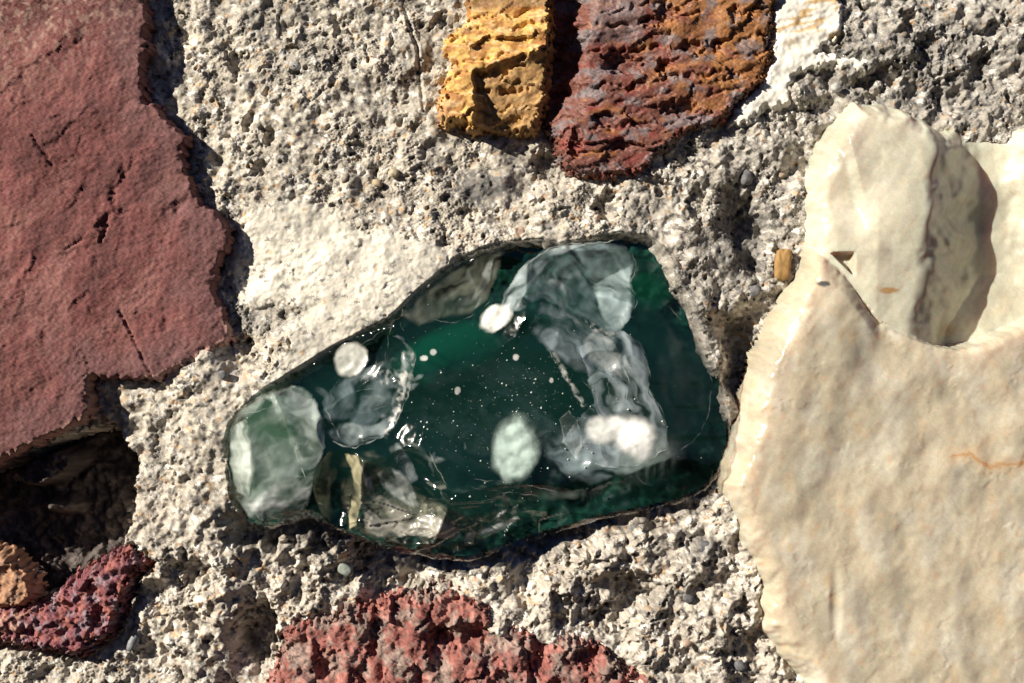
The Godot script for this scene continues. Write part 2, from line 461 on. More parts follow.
func slab_shape(x: float, y: float) -> float:
	var wx := x + 4.5 * n_fine.get_noise_2d(x * 0.7, y * 0.7)
	var wy := y + 4.5 * n_fine.get_noise_2d(y * 0.7 + 91.0, x * 0.7)
	var e := f_slab.at(wx, wy) + 0.4 * n_hi.get_noise_2d(x, y)
	if e < -3.0: return -1e6
	var z := 17.0 - 0.012 * (x - 100.0) + 5.0 * n_wide.get_noise_2d(x * 1.2 + 40.0, y * 1.2)
	# thin beds that end in ragged steps, dropping to the lower right
	var u := 0.62 * x + 0.78 * y + 46.0 * n_lump.get_noise_2d(x * 0.6, y * 0.6) + 9.0 * n_mid.get_noise_2d(x, y) + 3.0 * n_fine.get_noise_2d(x, y)
	var s := u / 96.0
	var fr := s - floorf(s)
	z += 1.8 * (fr - ramp(0.92, 1.0, fr)) * ramp(0.0, 0.35, n_lump.get_noise_2d(x * 0.6 + 300.0, y * 0.6))
	z += 1.1 * n_mid.get_noise_2d(x * 0.8, y * 0.8) + 0.75 * n_fine.get_noise_2d(x * 0.6, y * 0.6) + 0.65 * n_fine.get_noise_2d(x * 1.6, y * 1.6) + 0.42 * n_hi.get_noise_2d(x, y)
	z += 0.6 * n_cell.get_noise_2d(x * 0.05 + 0.8 * n_mid.get_noise_2d(x, y) + 0.25 * n_fine.get_noise_2d(x, y), y * 0.07 + 0.8 * n_mid.get_noise_2d(y, x))
	# ledges where a bed ends: the near side of each line stands higher
	for c in [[40, 147, 92, 112, 1.7], [96, 242, 130, 160, 1.9], [56, 258, 108, 224, 1.2], [14, 320, 36, 250, 1.5], [160, 216, 190, 190, 1.4], [-10, 96, 70, 40, 1.4], [66, 160, 130, 96, 0.8], [10, 410, 70, 360, 0.9]]:
		var a := Vector2(c[0], c[1])
		var ee := (Vector2(c[2], c[3]) - a)
		var w := Vector2(x + 10.0 * n_mid.get_noise_2d(x + 20.0, y) + 3.0 * n_fine.get_noise_2d(x, y), y + 10.0 * n_mid.get_noise_2d(y, x)) - a
		var ln := ee.length()
		ee /= ln
		var tt := w.dot(ee) / ln
		var sd := w.x * ee.y - w.y * ee.x
		if tt > -0.2 and tt < 1.2 and absf(sd) < 34.0:
			z += c[4] * ramp(-2.4, 2.4, sd) * ramp(34.0, 4.0, sd) * ramp(-0.2, 0.1, tt) * ramp(1.2, 0.9, tt)
	# two cracks and small chips
	for c in [[34, 136, 53, 165, 2.6, 3.5], [120, 312, 154, 380, 1.8, 3.5], [100, 241, 107, 226, 2.5, 3.5], [66, 250, 82, 240, 1.8, 2.5]]:
		var a := Vector2(c[0], c[1])
		var ee := Vector2(c[2], c[3]) - a
		var w := Vector2(x + 1.5 * n_fine.get_noise_2d(x, y), y) - a
		var tt := clampf(w.dot(ee) / ee.length_squared(), 0.0, 1.0)
		var l := (w - ee * tt).length()
		if l < c[4]:
			z -= c[5] * (1.0 - l / c[4])
	for c in [[123, 172, 5, 9, 3], [112, 196, 5, 18, 3.5], [104, 222, 6, 12, 3], [123, 212, 9, 5, 2.5], [177, 206, 10, 9, 4], [22, 290, 6, 14, 2.5], [46, 336, 6, 7, 2], [165, 325, 6, 16, 2], [97, 262, 5, 10, 2]]:
		z -= 0.7 * c[4] * ramp(0.0, 0.9, bump(x + 3.0 * n_fine.get_noise_2d(x * 1.5, y * 1.5), y + 3.0 * n_fine.get_noise_2d(y, x), c[0], c[1], c[2], c[3]))
	# broken rim
	if e < 5.0:
		z = lerpf(-26.0, z - 2.0, pow(clampf((e + 3.0) / 5.0, 0.0, 1.0), 0.7)) if e < 2.0 else z - 2.0 * (1.0 - (e - 2.0) / 3.0)
	# a sloping flank along the lower edge
	if x > 140.0 and y > 320.0 and e < 9.0:
		z -= (9.0 - e) * 0.16
	return z

func slab_paint(x: float, y: float, _z: float, _slope: float) -> Color:
	var m := n_lump.get_noise_2d(x * 0.7 + 77.0, y * 0.7)
	var f := n_mid.get_noise_2d(x * 1.4, y * 1.4)
	var r := 0.245 + 0.05 * m + 0.04 * f
	var g := 0.096 + 0.020 * m + 0.022 * f
	var b := 0.091 + 0.018 * m + 0.020 * f
	# paler and darker weathered bands along the beds
	var band := n_lump.get_noise_2d((0.62 * x - 0.78 * y) * 0.35 + 50.0, (0.78 * x + 0.62 * y) * 0.9) + 0.4 * n_fine.get_noise_2d(x * 0.6, y * 0.6)
	var k := ramp(0.05, 0.4, band) * 0.55
	r = lerpf(r, 0.33, k); g = lerpf(g, 0.165, k); b = lerpf(b, 0.15, k)
	k = ramp(-0.1, -0.45, band) * 0.5
	r = lerpf(r, 0.125, k); g = lerpf(g, 0.062, k); b = lerpf(b, 0.062, k)
	# greyish violet skin towards the right rim, paler buff speckle in the upper left
	var v := ramp(60.0, 8.0, f_slab.at(x, y) + 26.0 * n_lump.get_noise_2d(x, y)) * 0.55
	r = lerpf(r, 0.22, v); g = lerpf(g, 0.125, v); b = lerpf(b, 0.128, v)
	var p := ramp(0.02, 0.4, n_fine.get_noise_2d(x * 0.8, y * 0.8) + 0.5 * n_mid.get_noise_2d(x, y)) * ramp(150.0, 10.0, y + x * 0.5) * 0.75
	r = lerpf(r, 0.50, p); g = lerpf(g, 0.33, p); b = lerpf(b, 0.27, p)
	var w := ramp(0.25, 0.6, n_wide.get_noise_2d(x * 2.2 + 500.0, y * 2.2)) * 0.5
	r = lerpf(r, 0.28, w); g = lerpf(g, 0.125, w); b = lerpf(b, 0.11, w)
	var t := 1.0 + 0.22 * n_fine.get_noise_2d(x * 1.5, y * 1.5) + 0.22 * n_hi.get_noise_2d(x, y) + 0.35 * n_mid.get_noise_2d((0.62 * x - 0.78 * y) * 0.25 + 9.0, (0.78 * x + 0.62 * y) * 0.7)
	if x > 140.0 and y > 320.0 and f_slab.at(x, y) < 6.0:
		r = 0.62; g = 0.37; b = 0.33  # lower edge painted pale pink to look sunlit
	elif y > 370.0 and x < 95.0 and f_slab.at(x, y) < 5.0:
		r = 0.43; g = 0.25; b = 0.21
	t *= 0.76
	return Color(r * t, g * t, b * t)

var strata: Array

# how far the layers of the stone wood stand out; they run across, rising a little to the right
func wood_layers(x: float, y: float) -> float:
	var yy := y + 0.10 * (x - 600.0) + 7.0 * n_mid.get_noise_2d(x * 0.5, y * 0.5) + 3.0 * n_fine.get_noise_2d(x * 0.5, y * 0.5)
	# broken plates: long along the layers, short across
	var z := 4.2 * n_cell.get_noise_2d(x * 0.075 + 0.2 * n_fine.get_noise_2d(x, y), yy * 0.17) + 0.9 * n_cell.get_noise_2d(x * 0.22 + 40.0, yy * 0.5 + 9.0)
	for l in strata:
		var d := yy - float(l[0]) - 2.0 * n_fine.get_noise_2d(x * 0.6, l[0])
		if absf(d) < l[1]:
			z -= l[2] * (1.0 - absf(d) / l[1]) * ramp(-0.3, 0.2, n_mid.get_noise_2d(x * 1.0, l[0] * 3.0))
	return z

func wood_shape(x: float, y: float) -> float:
	var e := f_wood.at(x + 4.0 * n_fine.get_noise_2d(x, y), y + 4.0 * n_fine.get_noise_2d(y + 9.0, x)) + 1.5 * n_hi.get_noise_2d(x, y)
	if e < -3.0: return -1e6
	var z := 22.0 + 3.0 * n_wide.get_noise_2d(x * 2.0, y * 2.0) + wood_layers(x, y)
	z += 3.2 * n_mid.get_noise_2d(x * 0.4, y * 0.5) + 0.45 * n_fine.get_noise_2d(x * 0.7, y * 0.8) + 0.35 * n_hi.get_noise_2d(x, y)
	# the sunken channel between the golden block and the red mass
	z -= 24.0 * ramp(600.0 - 0.10 * y, 566.0 - 0.15 * y, x + 4.0 * n_fine.get_noise_2d(x * 0.5, y * 0.5)) * ramp(135.0, 100.0, y + 0.0 * x)
	z -= 14.0 * ramp(572.0, 545.0, x) * ramp(95.0, 125.0, y)
	for c in [[623, 65, 24, 14, 8], [664, 66, 8, 10, 7], [605, 120, 16, 9, 7], [574, 145, 9, 18, 9], [655, 22, 22, 7, 6], [670, 108, 12, 9, 6], [684, 108, 14, 12, 7], [662, 70, 7, 10, 7], [690, 48, 14, 9, 6], [716, 44, 9, 6, 5], [733, 14, 5, 12, 5], [770, 40, 6, 18, 5], [668, 12, 14, 8, 7], [700, 116, 14, 7, 5], [732, 80, 14, 5, 4]]:
		z -= c[4] * ramp(0.0, 0.4, bump(x + 5.0 * n_fine.get_noise_2d(x, y), y + 4.0 * n_fine.get_noise_2d(y, x), c[0], c[1], c[2], c[3]))
	if e < 9.0:
		z = lerpf(-24.0, z, sqrt(clampf((e + 3.0) / 12.0, 0.0, 1.0)))
	return z

func wood_paint(x: float, y: float, z: float, _slope: float) -> Color:
	var l := n_layer.get_noise_2d(x * 0.2 + 900.0, y * 1.4)
	var m := n_mid.get_noise_2d(x * 0.9 + 33.0, y * 0.9)
	var o := ramp(640.0, 760.0, x + 110.0 * m + 14.0 * l - 0.55 * (y - 80.0))       # rust towards the upper right
	var c := Color(0.185, 0.072, 0.056).lerp(Color(0.33, 0.145, 0.055), o)
	c = c.lerp(Color(0.26, 0.058, 0.048), ramp(0.05, 0.45, n_lump.get_noise_2d(x * 1.6, y * 2.4)) * 0.7 * (1.0 - o))
	c = c.lerp(Color(0.46, 0.19, 0.06), ramp(0.2, 0.5, n_mid.get_noise_2d(x * 0.5, y * 1.4 + 400.0)) * 0.5)
	c = c.lerp(Color(0.19, 0.17, 0.18), ramp(0.05, 0.42, n_lump.get_noise_2d(x * 1.5 + 700.0, y * 2.2) + 0.25 * n_fine.get_noise_2d(x, y)) * 0.75)
	if y < 50.0 and x > 590.0 and x < 645.0:
		c = c.lerp(Color(0.22, 0.16, 0.16), 0.6 * ramp(50.0, 38.0, y))
	var t := 0.92 + 0.30 * n_fine.get_noise_2d(x * 1.4, y * 1.4) + 0.25 * n_hi.get_noise_2d(x, y)
	return Color(c.r * t, c.g * t, c.b * t)

func gold_shape(x: float, y: float) -> float:
	var e := f_gold.at(x + 4.0 * n_fine.get_noise_2d(x, y), y + 4.0 * n_fine.get_noise_2d(y + 9.0, x)) + 1.0 * n_hi.get_noise_2d(x, y)
	if e < -3.0: return -1e6
	var z := 26.0 + 0.22 * (x - 470.0) + 1.1 * wood_layers(x * 1.1, y) + 2.5 * n_mid.get_noise_2d(x * 0.7, y * 0.7) + 0.8 * n_fine.get_noise_2d(x * 0.8, y * 0.8) + 0.3 * n_hi.get_noise_2d(x, y)
	# the beds step back one above the other
	var yy := y + 0.17 * (x - 490.0) + 4.0 * n_fine.get_noise_2d(x * 0.4, 3.0)
	z -= 4.5 * ramp(23.0, 21.0, yy)
	z -= 4.0 * ramp(38.0, 36.0, yy)
	z -= 4.5 * ramp(60.0, 58.0, yy) 
	# the lower right corner is broken off to a slanting brown face
	var edge := y - 72.0 + 0.33 * (x - 474.0) + 4.0 * n_mid.get_noise_2d(x, 8.0)
	var side := x - 474.0 + 3.0 * n_mid.get_noise_2d(8.0, y)
	if edge > 0.0 and side > 0.0:
		z -= 6.0 * ramp(0.0, 3.0, minf(edge, side)) + minf(0.24 * edge + 0.12 * side, 22.0) * ramp(0.0, 12.0, minf(edge, side))
	if e < 7.0:
		z = lerpf(-24.0, z, sqrt(clampf((e + 3.0) / 10.0, 0.0, 1.0)))
	return z

func gold_paint(x: float, y: float, _z: float, _slope: float) -> Color:
	var m := n_mid.get_noise_2d(x * 0.9 + 33.0, y * 1.4)
	var c := Color(0.66, 0.41, 0.13).lerp(Color(0.42, 0.20, 0.06), ramp(-0.1, 0.35, m))
	c = c.lerp(Color(0.66, 0.47, 0.25), ramp(0.1, 0.4, n_layer.get_noise_2d(x * 0.3 + 55.0, y)) * 0.7)
	c = c.lerp(Color(0.30, 0.12, 0.05), ramp(0.1, 0.4, n_fine.get_noise_2d(x * 0.5, y * 0.9)) * 0.6)
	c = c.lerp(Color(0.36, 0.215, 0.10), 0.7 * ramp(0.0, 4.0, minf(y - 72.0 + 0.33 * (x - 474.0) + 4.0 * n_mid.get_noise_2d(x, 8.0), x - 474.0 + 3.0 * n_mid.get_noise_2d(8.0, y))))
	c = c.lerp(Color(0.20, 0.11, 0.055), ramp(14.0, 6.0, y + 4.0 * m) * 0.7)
	c = c.lerp(Color(0.50, 0.30, 0.16), ramp(458.0, 442.0, x) * ramp(90.0, 110.0, y) * 0.6)
	var t := 1.0 + 0.22 * n_fine.get_noise_2d(x * 1.4, y * 1.4) + 0.18 * n_hi.get_noise_2d(x, y)
	return Color(c.r * t, c.g * t, c.b * t)

func rind_shape(x: float, y: float) -> float:
	var e := f_rind.at(x + 5.0 * n_fine.get_noise_2d(x * 0.7, y * 0.7), y + 5.0 * n_fine.get_noise_2d(y * 0.7 + 9.0, x * 0.7)) + 0.6 * n_hi.get_noise_2d(x, y)
	if e < -3.0: return -1e6
	var z := 13.0 - 0.05 * (x - 780.0) + 0.7 * n_layer.get_noise_2d(x * 0.15, 0.6 * y + 0.15 * x) + 2.0 * n_mid.get_noise_2d(x, y) + 0.7 * n_fine.get_noise_2d(x, y)
	if e < 5.0:
		z = lerpf(-12.0, z, sqrt(clampf((e + 3.0) / 8.0, 0.0, 1.0)))
	return z

func rind_paint(x: float, y: float, _z: float, _slope: float) -> Color:
	var c := Color(0.88, 0.84, 0.76).lerp(Color(0.66, 0.42, 0.18), ramp(0.08, 0.4, n_layer.get_noise_2d(x * 0.25 + 70.0, (y + 0.25 * x) * 1.2)) * ramp(60.0, 20.0, y) * 0.9)
	var t := 1.0 + 0.10 * n_fine.get_noise_2d(x, y)
	return Color(c.r * t, c.g * t, c.b * t)

func red_shape(x: float, y: float) -> float:
	var e := f_red.at(x + 6.0 * n_fine.get_noise_2d(x * 0.8, y * 0.8), y + 6.0 * n_fine.get_noise_2d(y + 9.0, x)) + 2.0 * n_hi.get_noise_2d(x, y)
	if e < -3.0: return -1e6
	var z := 3.0 + 0.10 * (y - 600.0) + 10.0 * n_lump.get_noise_2d(x * 1.4, y * 1.4) + 5.0 * n_mid.get_noise_2d(x * 0.9 + 50.0, y * 0.6) + 5.0 * n_cell.get_noise_2d(x * 0.16 + 0.8 * n_mid.get_noise_2d(x, y), y * 0.12 + 0.8 * n_mid.get_noise_2d(y, x)) + 1.5 * n_fine.get_noise_2d(x * 0.8, y * 0.6) + 0.8 * n_hi.get_noise_2d(x, y)
	for c in [[360, 612, 12, 12, 10], [470, 640, 55, 18, 12], [440, 650, 20, 26, 9], [372, 640, 7, 26, 8], [322, 665, 12, 24, 9], [560, 640, 26, 12, 8], [540, 668, 14, 16, 8], [590, 660, 22, 14, 9], [420, 600, 22, 8, 6]]:
		z -= c[4] * ramp(0.0, 0.5, bump(x + 6.0 * n_fine.get_noise_2d(x, y), y + 5.0 * n_fine.get_noise_2d(y, x), c[0], c[1], c[2], c[3]))
	if e < 9.0:
		z = lerpf(-36.0, z, sqrt(clampf((e + 3.0) / 12.0, 0.0, 1.0)))
	return z

func red_paint(x: float, y: float, _z: float, _slope: float) -> Color:
	var c := Color(0.27, 0.105, 0.09).lerp(Color(0.40, 0.175, 0.15), ramp(-0.2, 0.4, n_mid.get_noise_2d(x, y)))
	c = c.lerp(Color(0.30, 0.25, 0.22), ramp(-0.12, 0.35, n_lump.get_noise_2d(x * 1.8 + 90.0, y * 1.8) + 0.4 * n_fine.get_noise_2d(x, y)) * 0.75)
	c = c.lerp(Color(0.15, 0.10, 0.09), ramp(0.2, 0.5, n_fine.get_noise_2d(x * 0.9, y * 0.9 + 400.0)) * 0.7)
	var t := 1.0 + 0.25 * n_cell.get_noise_2d(x, y) + 0.2 * n_hi.get_noise_2d(x, y)
	return Color(c.r * t, c.g * t, c.b * t)

func purple_shape(x: float, y: float) -> float:
	var e := f_purple.at(x + 5.0 * n_fine.get_noise_2d(x, y), y + 5.0 * n_fine.get_noise_2d(y + 9.0, x)) + 1.5 * n_hi.get_noise_2d(x, y)
	if e < -3.0: return -1e6
	var z := 2.0 + 0.10 * (x - 60.0) + 7.0 * n_mid.get_noise_2d(x * 0.9, y * 0.9 + 70.0) + 4.5 * n_fine.get_noise_2d(x * 0.7, y * 0.7) + 1.0 * n_hi.get_noise_2d(x, y)
	for c in [[60, 612, 16, 10, 8], [88, 590, 8, 12, 6], [20, 640, 14, 10, 7], [95, 620, 10, 16, 6]]:
		z -= c[4] * ramp(0.0, 0.5, bump(x + 5.0 * n_fine.get_noise_2d(x, y), y, c[0], c[1], c[2], c[3]))
	if e < 10.0:
		z = lerpf(-48.0, z, sqrt(clampf((e + 3.0) / 13.0, 0.0, 1.0)))
	return z

func purple_paint(x: float, y: float, _z: float, _slope: float) -> Color:
	var c := Color(0.19, 0.07, 0.083).lerp(Color(0.30, 0.11, 0.095), ramp(-0.2, 0.4, n_mid.get_noise_2d(x, y + 300.0)))
	c = c.lerp(Color(0.27, 0.22, 0.25), ramp(0.05, 0.4, n_mid.get_noise_2d(x * 1.3 + 90.0, y * 1.3)) * 0.7)
	c = c.lerp(Color(0.47, 0.28, 0.21), ramp(30.0, 6.0, x) * ramp(0.0, 0.3, n_fine.get_noise_2d(x * 0.7, y * 0.7)) * 0.8)
	var t := 1.0 + 0.3 * n_fine.get_noise_2d(x * 1.4, y * 1.4) + 0.25 * n_hi.get_noise_2d(x, y)
	return Color(c.r * t, c.g * t, c.b * t)

func dark_shape(x: float, y: float) -> float:
	var e := f_dark.at(x + 5.0 * n_fine.get_noise_2d(x, y), y + 5.0 * n_fine.get_noise_2d(y + 9.0, x))
	if e < -3.0: return -1e6
	var z := -74.0 - 0.05 * x + 9.0 * n_lump.get_noise_2d(x * 1.6, y * 1.6) + 8.0 * n_mid.get_noise_2d(x * 0.9, y * 0.9 + 70.0) + 3.5 * n_fine.get_noise_2d(x * 0.7, y * 0.7) + 1.0 * n_hi.get_noise_2d(x, y)
	# knobs of old mortar that still cling to it catch the sun
	z += 60.0 * ramp(0.0, 0.5, bump(x, y + 0.35 * (x - 35.0), 35.0, 472.0, 42.0, 22.0)) + 44.0 * bump(x, y, 42, 512, 26, 14)
	if e < 12.0:
		z = lerpf(-100.0, z, sqrt(clampf((e + 3.0) / 15.0, 0.0, 1.0)))
	return z

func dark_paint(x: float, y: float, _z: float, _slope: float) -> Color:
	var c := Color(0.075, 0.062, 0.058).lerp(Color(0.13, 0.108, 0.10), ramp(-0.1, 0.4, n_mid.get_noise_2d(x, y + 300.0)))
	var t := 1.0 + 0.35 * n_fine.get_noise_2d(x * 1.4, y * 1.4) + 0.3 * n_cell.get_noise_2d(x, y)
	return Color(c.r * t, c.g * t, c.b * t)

func orange_shape(x: float, y: float) -> float:
	var e := f_orange.at(x + 4.0 * n_fine.get_noise_2d(x, y), y + 4.0 * n_fine.get_noise_2d(y + 9.0, x))
	if e < -3.0: return -1e6
	var z := -2.0 + 4.0 * n_mid.get_noise_2d(x, y + 70.0) + 2.5 * n_fine.get_noise_2d(x * 0.7, y * 0.7) + 0.8 * n_hi.get_noise_2d(x, y)
	if e < 8.0:
		z = lerpf(-48.0, z, sqrt(clampf((e + 3.0) / 11.0, 0.0, 1.0)))
	return z

func orange_paint(x: float, y: float, _z: float, _slope: float) -> Color:
	var c := Color(0.42, 0.24, 0.15).lerp(Color(0.33, 0.20, 0.15), ramp(-0.1, 0.4, n_mid.get_noise_2d(x, y + 300.0)))
	var t := 1.0 + 0.3 * n_fine.get_noise_2d(x * 1.4, y * 1.4) + 0.2 * n_hi.get_noise_2d(x, y)
	return Color(c.r * t, c.g * t, c.b * t)

# ---------------------------------------------------------------- quartz

var lip: PackedVector2Array
var q_vein: PackedVector2Array

func quartz_shape(x: float, y: float) -> float:
	var e := f_quartz.at(x + 5.0 * n_mid.get_noise_2d(x * 0.7, y * 0.7), y + 5.0 * n_mid.get_noise_2d(y * 0.7 + 9.0, x * 0.7))
	if e < -3.0: return -1e6
	var soft := 2.2 * n_lump.get_noise_2d(x * 0.8, y * 0.8) + 0.25 * n_mid.get_noise_2d(x * 0.8, y * 0.8) + 0.08 * n_fine.get_noise_2d(x * 0.7, y * 0.7) + 0.05 * n_hi.get_noise_2d(x, y)
	# shallow scales of broken crystal
	soft += 0.28 * n_cell.get_noise_2d(x * 0.11 + 1.5 * n_mid.get_noise_2d(x, y), y * 0.07 + 1.5 * n_mid.get_noise_2d(y, x))
	var qx := x * 0.14 + 2.2 * n_mid.get_noise_2d(x * 0.5, y * 0.5)
	var qy := y * 0.085 + 0.05 * x + 2.2 * n_mid.get_noise_2d(y * 0.5, x * 0.5)
	soft += 1.4 * n_grain.get_noise_2d(qx * 0.7, qy * 0.7) + 2.5 * n_wide.get_noise_2d(x * 2.0, y * 1.4)
	# lower slab: broad and nearly flat, thicker towards the left rim
	var low := 39.0 - 0.02 * (x - 800.0) - 0.012 * (y - 400.0) + 1.2 * soft
	low -= 2.6 * bump(x, y, 832, 600, 8, 46)
	low += 6.0 * ramp(70.0, 12.0, absf(x - 800.0 + 0.15 * (y - 400.0))) * ramp(520.0, 380.0, y)
	# the upper mass: a left knob, a deep hollow, a right knob
	var hx := x + 2.5 * n_mid.get_noise_2d(x * 0.5, y * 0.5) + 8.0 * n_lump.get_noise_2d(x + 70.0, y)
	var up := 44.0 + 0.8 * soft
	up -= 54.0 * ramp(914.0 - 0.10 * (y - 200.0), 990.0, hx) * ramp(1072.0, 1012.0, hx - 0.10 * (y - 230.0))
	up += 6.0 * bump(x, y, 905, 190, 60, 90)
	# a facet leans away to the left of a straight arris, another below it
	var f1 := (850.0 + 0.26 * (y - 170.0)) - x
	if f1 > 0.0 and y < 232.0:
		up -= (7.0 - 0.15 * f1) * ramp(-2.0, 9.0, f1) * ramp(240.0, 200.0, y + 0.5 * f1)
	if x < 872.0 and y > 160.0:
		up -= clampf((872.0 - x) * 0.24, 0.0, 16.0) * ramp(165.0, 222.0, y + 0.4 * f1)
	# cross joint under the knob
	up -= 0.8 * ramp(230.0, 246.0, y + 1.5 * n_fine.get_noise_2d(x, 5.0)) * ramp(930.0, 900.0, x)
	# the upper mass dips towards the lip of the lower slab
	var ly := lip_y(x)
	up -= 12.0 * ramp(ly - 70.0, ly, y) * ramp(930.0, 960.0, x)
	up -= 0.16 * maxf(y - 250.0, 0.0)
	up = maxf(up, -14.0 + soft)
	var z := up
	var over := y - ly + 1.2 * n_fine.get_noise_2d(x * 0.8, y * 0.8)
	if over > -3.0:
		var edge := low - 5.0 * pow(clampf(1.0 - over / 9.0, 0.0, 1.0), 2.0) - 8.0 * ramp(24.0, 0.0, over) * ramp(900.0, 870.0, x)
		z = lerpf(up, maxf(edge, up), ramp(-3.0, 1.0, over)) if over < 1.0 else edge
	# three-cornered notch by the wedge
	var cut := minf(minf(y - 253.0, 851.0 - x), (x - 829.0) - 0.95 * (y - 255.0))
	z -= 13.0 * ramp(0.0, 3.0, cut)
	if e < 26.0:
		var t := clampf((e + 3.0) / 29.0, 0.0, 1.0)
		z = lerpf(-34.0, z, sqrt(1.0 - (1.0 - t) * (1.0 - t)))
	return z

func lip_y(x: float) -> float:
	if x < 790.0: return 245.0 + (790.0 - x) * 0.1
	for k in lip.size() - 1:
		if x <= lip[k + 1].x:
			return lerpf(lip[k].y, lip[k + 1].y, (x - lip[k].x) / (lip[k + 1].x - lip[k].x))
	return lip[lip.size() - 1].y

func quartz_paint(x: float, y: float, _z: float, _slope: float) -> Color:
	var up := y < lip_y(x)
	var c := Color(0.63, 0.595, 0.475) if up else Color(0.56, 0.485, 0.365)
	c = c.lerp(Color(0.62, 0.58, 0.49), ramp(-0.05, 0.4, n_mid.get_noise_2d(x * 0.5, y * 0.35)) * 0.6)
	c = c.lerp(Color(0.36, 0.33, 0.26), ramp(0.0, 0.45, n_lump.get_noise_2d(x * 1.1 + 400.0, y * 0.7)) * 0.45)
	c = c.lerp(Color(0.66, 0.42, 0.22), ramp(0.25, 0.6, n_mid.get_noise_2d(x * 1.3 + 90.0, y * 0.7)) * (0.28 if not up else 0.15))
	if not up:
		var d := along(x + 3.0 * n_fine.get_noise_2d(x, y), y + 3.0 * n_fine.get_noise_2d(y, x), q_vein)
		c = c.lerp(Color(0.46, 0.24, 0.10), ramp(3.0, 0.4, d) * 0.9)
		c = c.lerp(Color(0.66, 0.40, 0.20), ramp(14.0, 2.0, d) * 0.25)
	else:
		c = c.lerp(Color(0.50, 0.29, 0.12), ramp(0.0, 0.4, bump(x + 3.0 * n_fine.get_noise_2d(x, y), y, 884, 291, 12, 4)) * 0.9)
		c = c.lerp(Color(0.55, 0.30, 0.12), bump(x, y, 957, 330, 18, 10) * 0.5)
	c = c.lerp(Color(0.10, 0.10, 0.10), ramp(0.1, 0.5, bump(x + 3.0 * n_fine.get_noise_2d(x, y), y, 818, 285, 9, 4)))
	var t := 1.0 + 0.05 * n_cell.get_noise_2d(x * 0.076 + 1.2 * n_mid.get_noise_2d(x * 0.5, y * 0.5), y * 0.05 + 0.03 * x) + 0.08 * n_fine.get_noise_2d(x, y) + 0.06 * n_hi.get_noise_2d(x, y) + 0.10 * n_fine.get_noise_2d(x * 0.9 + 0.5 * y, y * 0.25)
	return Color(c.r * t, c.g * t, c.b * t)

# ---------------------------------------------------------------- glass

# shell scars: centre x, y, floor height, radius of the bowl's curve
var scars: Array

func glass_front(x: float, y: float) -> float:
	var e := f_glass.at(x + 1.5 * n_fine.get_noise_2d(x * 0.5, y * 0.5), y + 1.5 * n_fine.get_noise_2d(y + 40.0, x * 0.5))
	if e < -3.0: return -1e6
	var t := clampf((e + 3.0) / 60.0, 0.0, 1.0)
	var z := 48.0 * pow(1.0 - (1.0 - t) * (1.0 - t), 0.42)
	z -= 10.0 * ramp(460.0, 330.0, x) * ramp(300.0, 400.0, y)
	for s in scars:
		var dx: float = x - s[0]
		var dy: float = y - s[1]
		var c: float = s[4]
		var ax := dx * cos(c) + dy * sin(c)
		var ay: float = (dy * cos(c) - dx * sin(c)) * s[5]
		var r2: float = ax * ax + ay * ay
		var h: float = s[2] + r2 / (2.0 * s[3])
		if h < z + 4.0:
			var r := sqrt(r2)
			h += 0.45 * sin(r * 0.42 + 1.3 * n_lump.get_noise_2d(x * 2.0, y * 2.0)) * ramp(90.0, 20.0, r)
			z = minf(z, h)
	# a plain break falls away to the right, another underneath
	z = minf(z, 45.5 - 0.42 * maxf(0.0, x - 640.0 - 0.25 * (y - 345.0) + 3.0 * n_mid.get_noise_2d(y, 40.0)) + 0.5 * n_mid.get_noise_2d(x * 0.6, y * 0.6))
	if x > 440.0:
		z = minf(z, 45.0 - 0.65 * maxf(0.0, y - 502.0 + 0.36 * (x - 540.0) + 3.0 * n_mid.get_noise_2d(x, 40.0)))
	z += 0.5 * n_mid.get_noise_2d(x, y)
	# left knob: its own rounded cap beyond a valley
	var j := inside_of(f_jade, x, y) + 2.0 * n_fine.get_noise_2d(x * 0.5, y * 0.5)
	if j > -3.0 and e > -3.0:
		var tj := clampf((minf(j, e) + 3.0) / 34.0, 0.0, 1.0)
		var cap := 46.0 * pow(1.0 - (1.0 - tj) * (1.0 - tj), 0.45)
		var ridge := 279.0 + 0.45 * (y - 405.0) + 3.0 * n_mid.get_noise_2d(y, 77.0)
		var left := 254.0 + 0.06 * (y - 440.0) + 3.0 * n_mid.get_noise_2d(y, 33.0)
		cap = minf(cap, 39.0 - 0.52 * maxf(left - x, 0.0) - 0.16 * clampf(x - left, 0.0, ridge - left) + (5.0 * ramp(-3.0, 4.0, x - ridge) - 0.30 * maxf(x - ridge, 0.0)))
		cap -= 0.40 * maxf(y - 478.0 - 0.25 * (x - 280.0) * signf(280.0 - x) + 3.0 * n_mid.get_noise_2d(x, 12.0), 0.0)
		cap -= 0.30 * maxf(412.0 - y + 0.1 * (x - 280.0), 0.0)
		z = maxf(z, cap + 0.8 * n_mid.get_noise_2d(x * 1.2, y * 1.2))
	# splintered underside
	var chips := ramp(478.0, 505.0, y - 0.10 * (x - 430.0)) * ramp(335.0, 350.0, x) * ramp(580.0, 520.0, x)
	if chips > 0.0:
		z += chips * (3.5 * n_cell.get_noise_2d(x * 0.09 + 0.06 * y, y * 0.2 + 20.0) + 1.5 * n_cell.get_noise_2d(x * 0.22, y * 0.5))
	return z

func glass_shape(x: float, y: float) -> float:
	return glass_front(x, y)

func glass_paint(x: float, y: float, _z: float, _slope: float) -> Color:
	return Color(0.03, 0.10, 0.075)

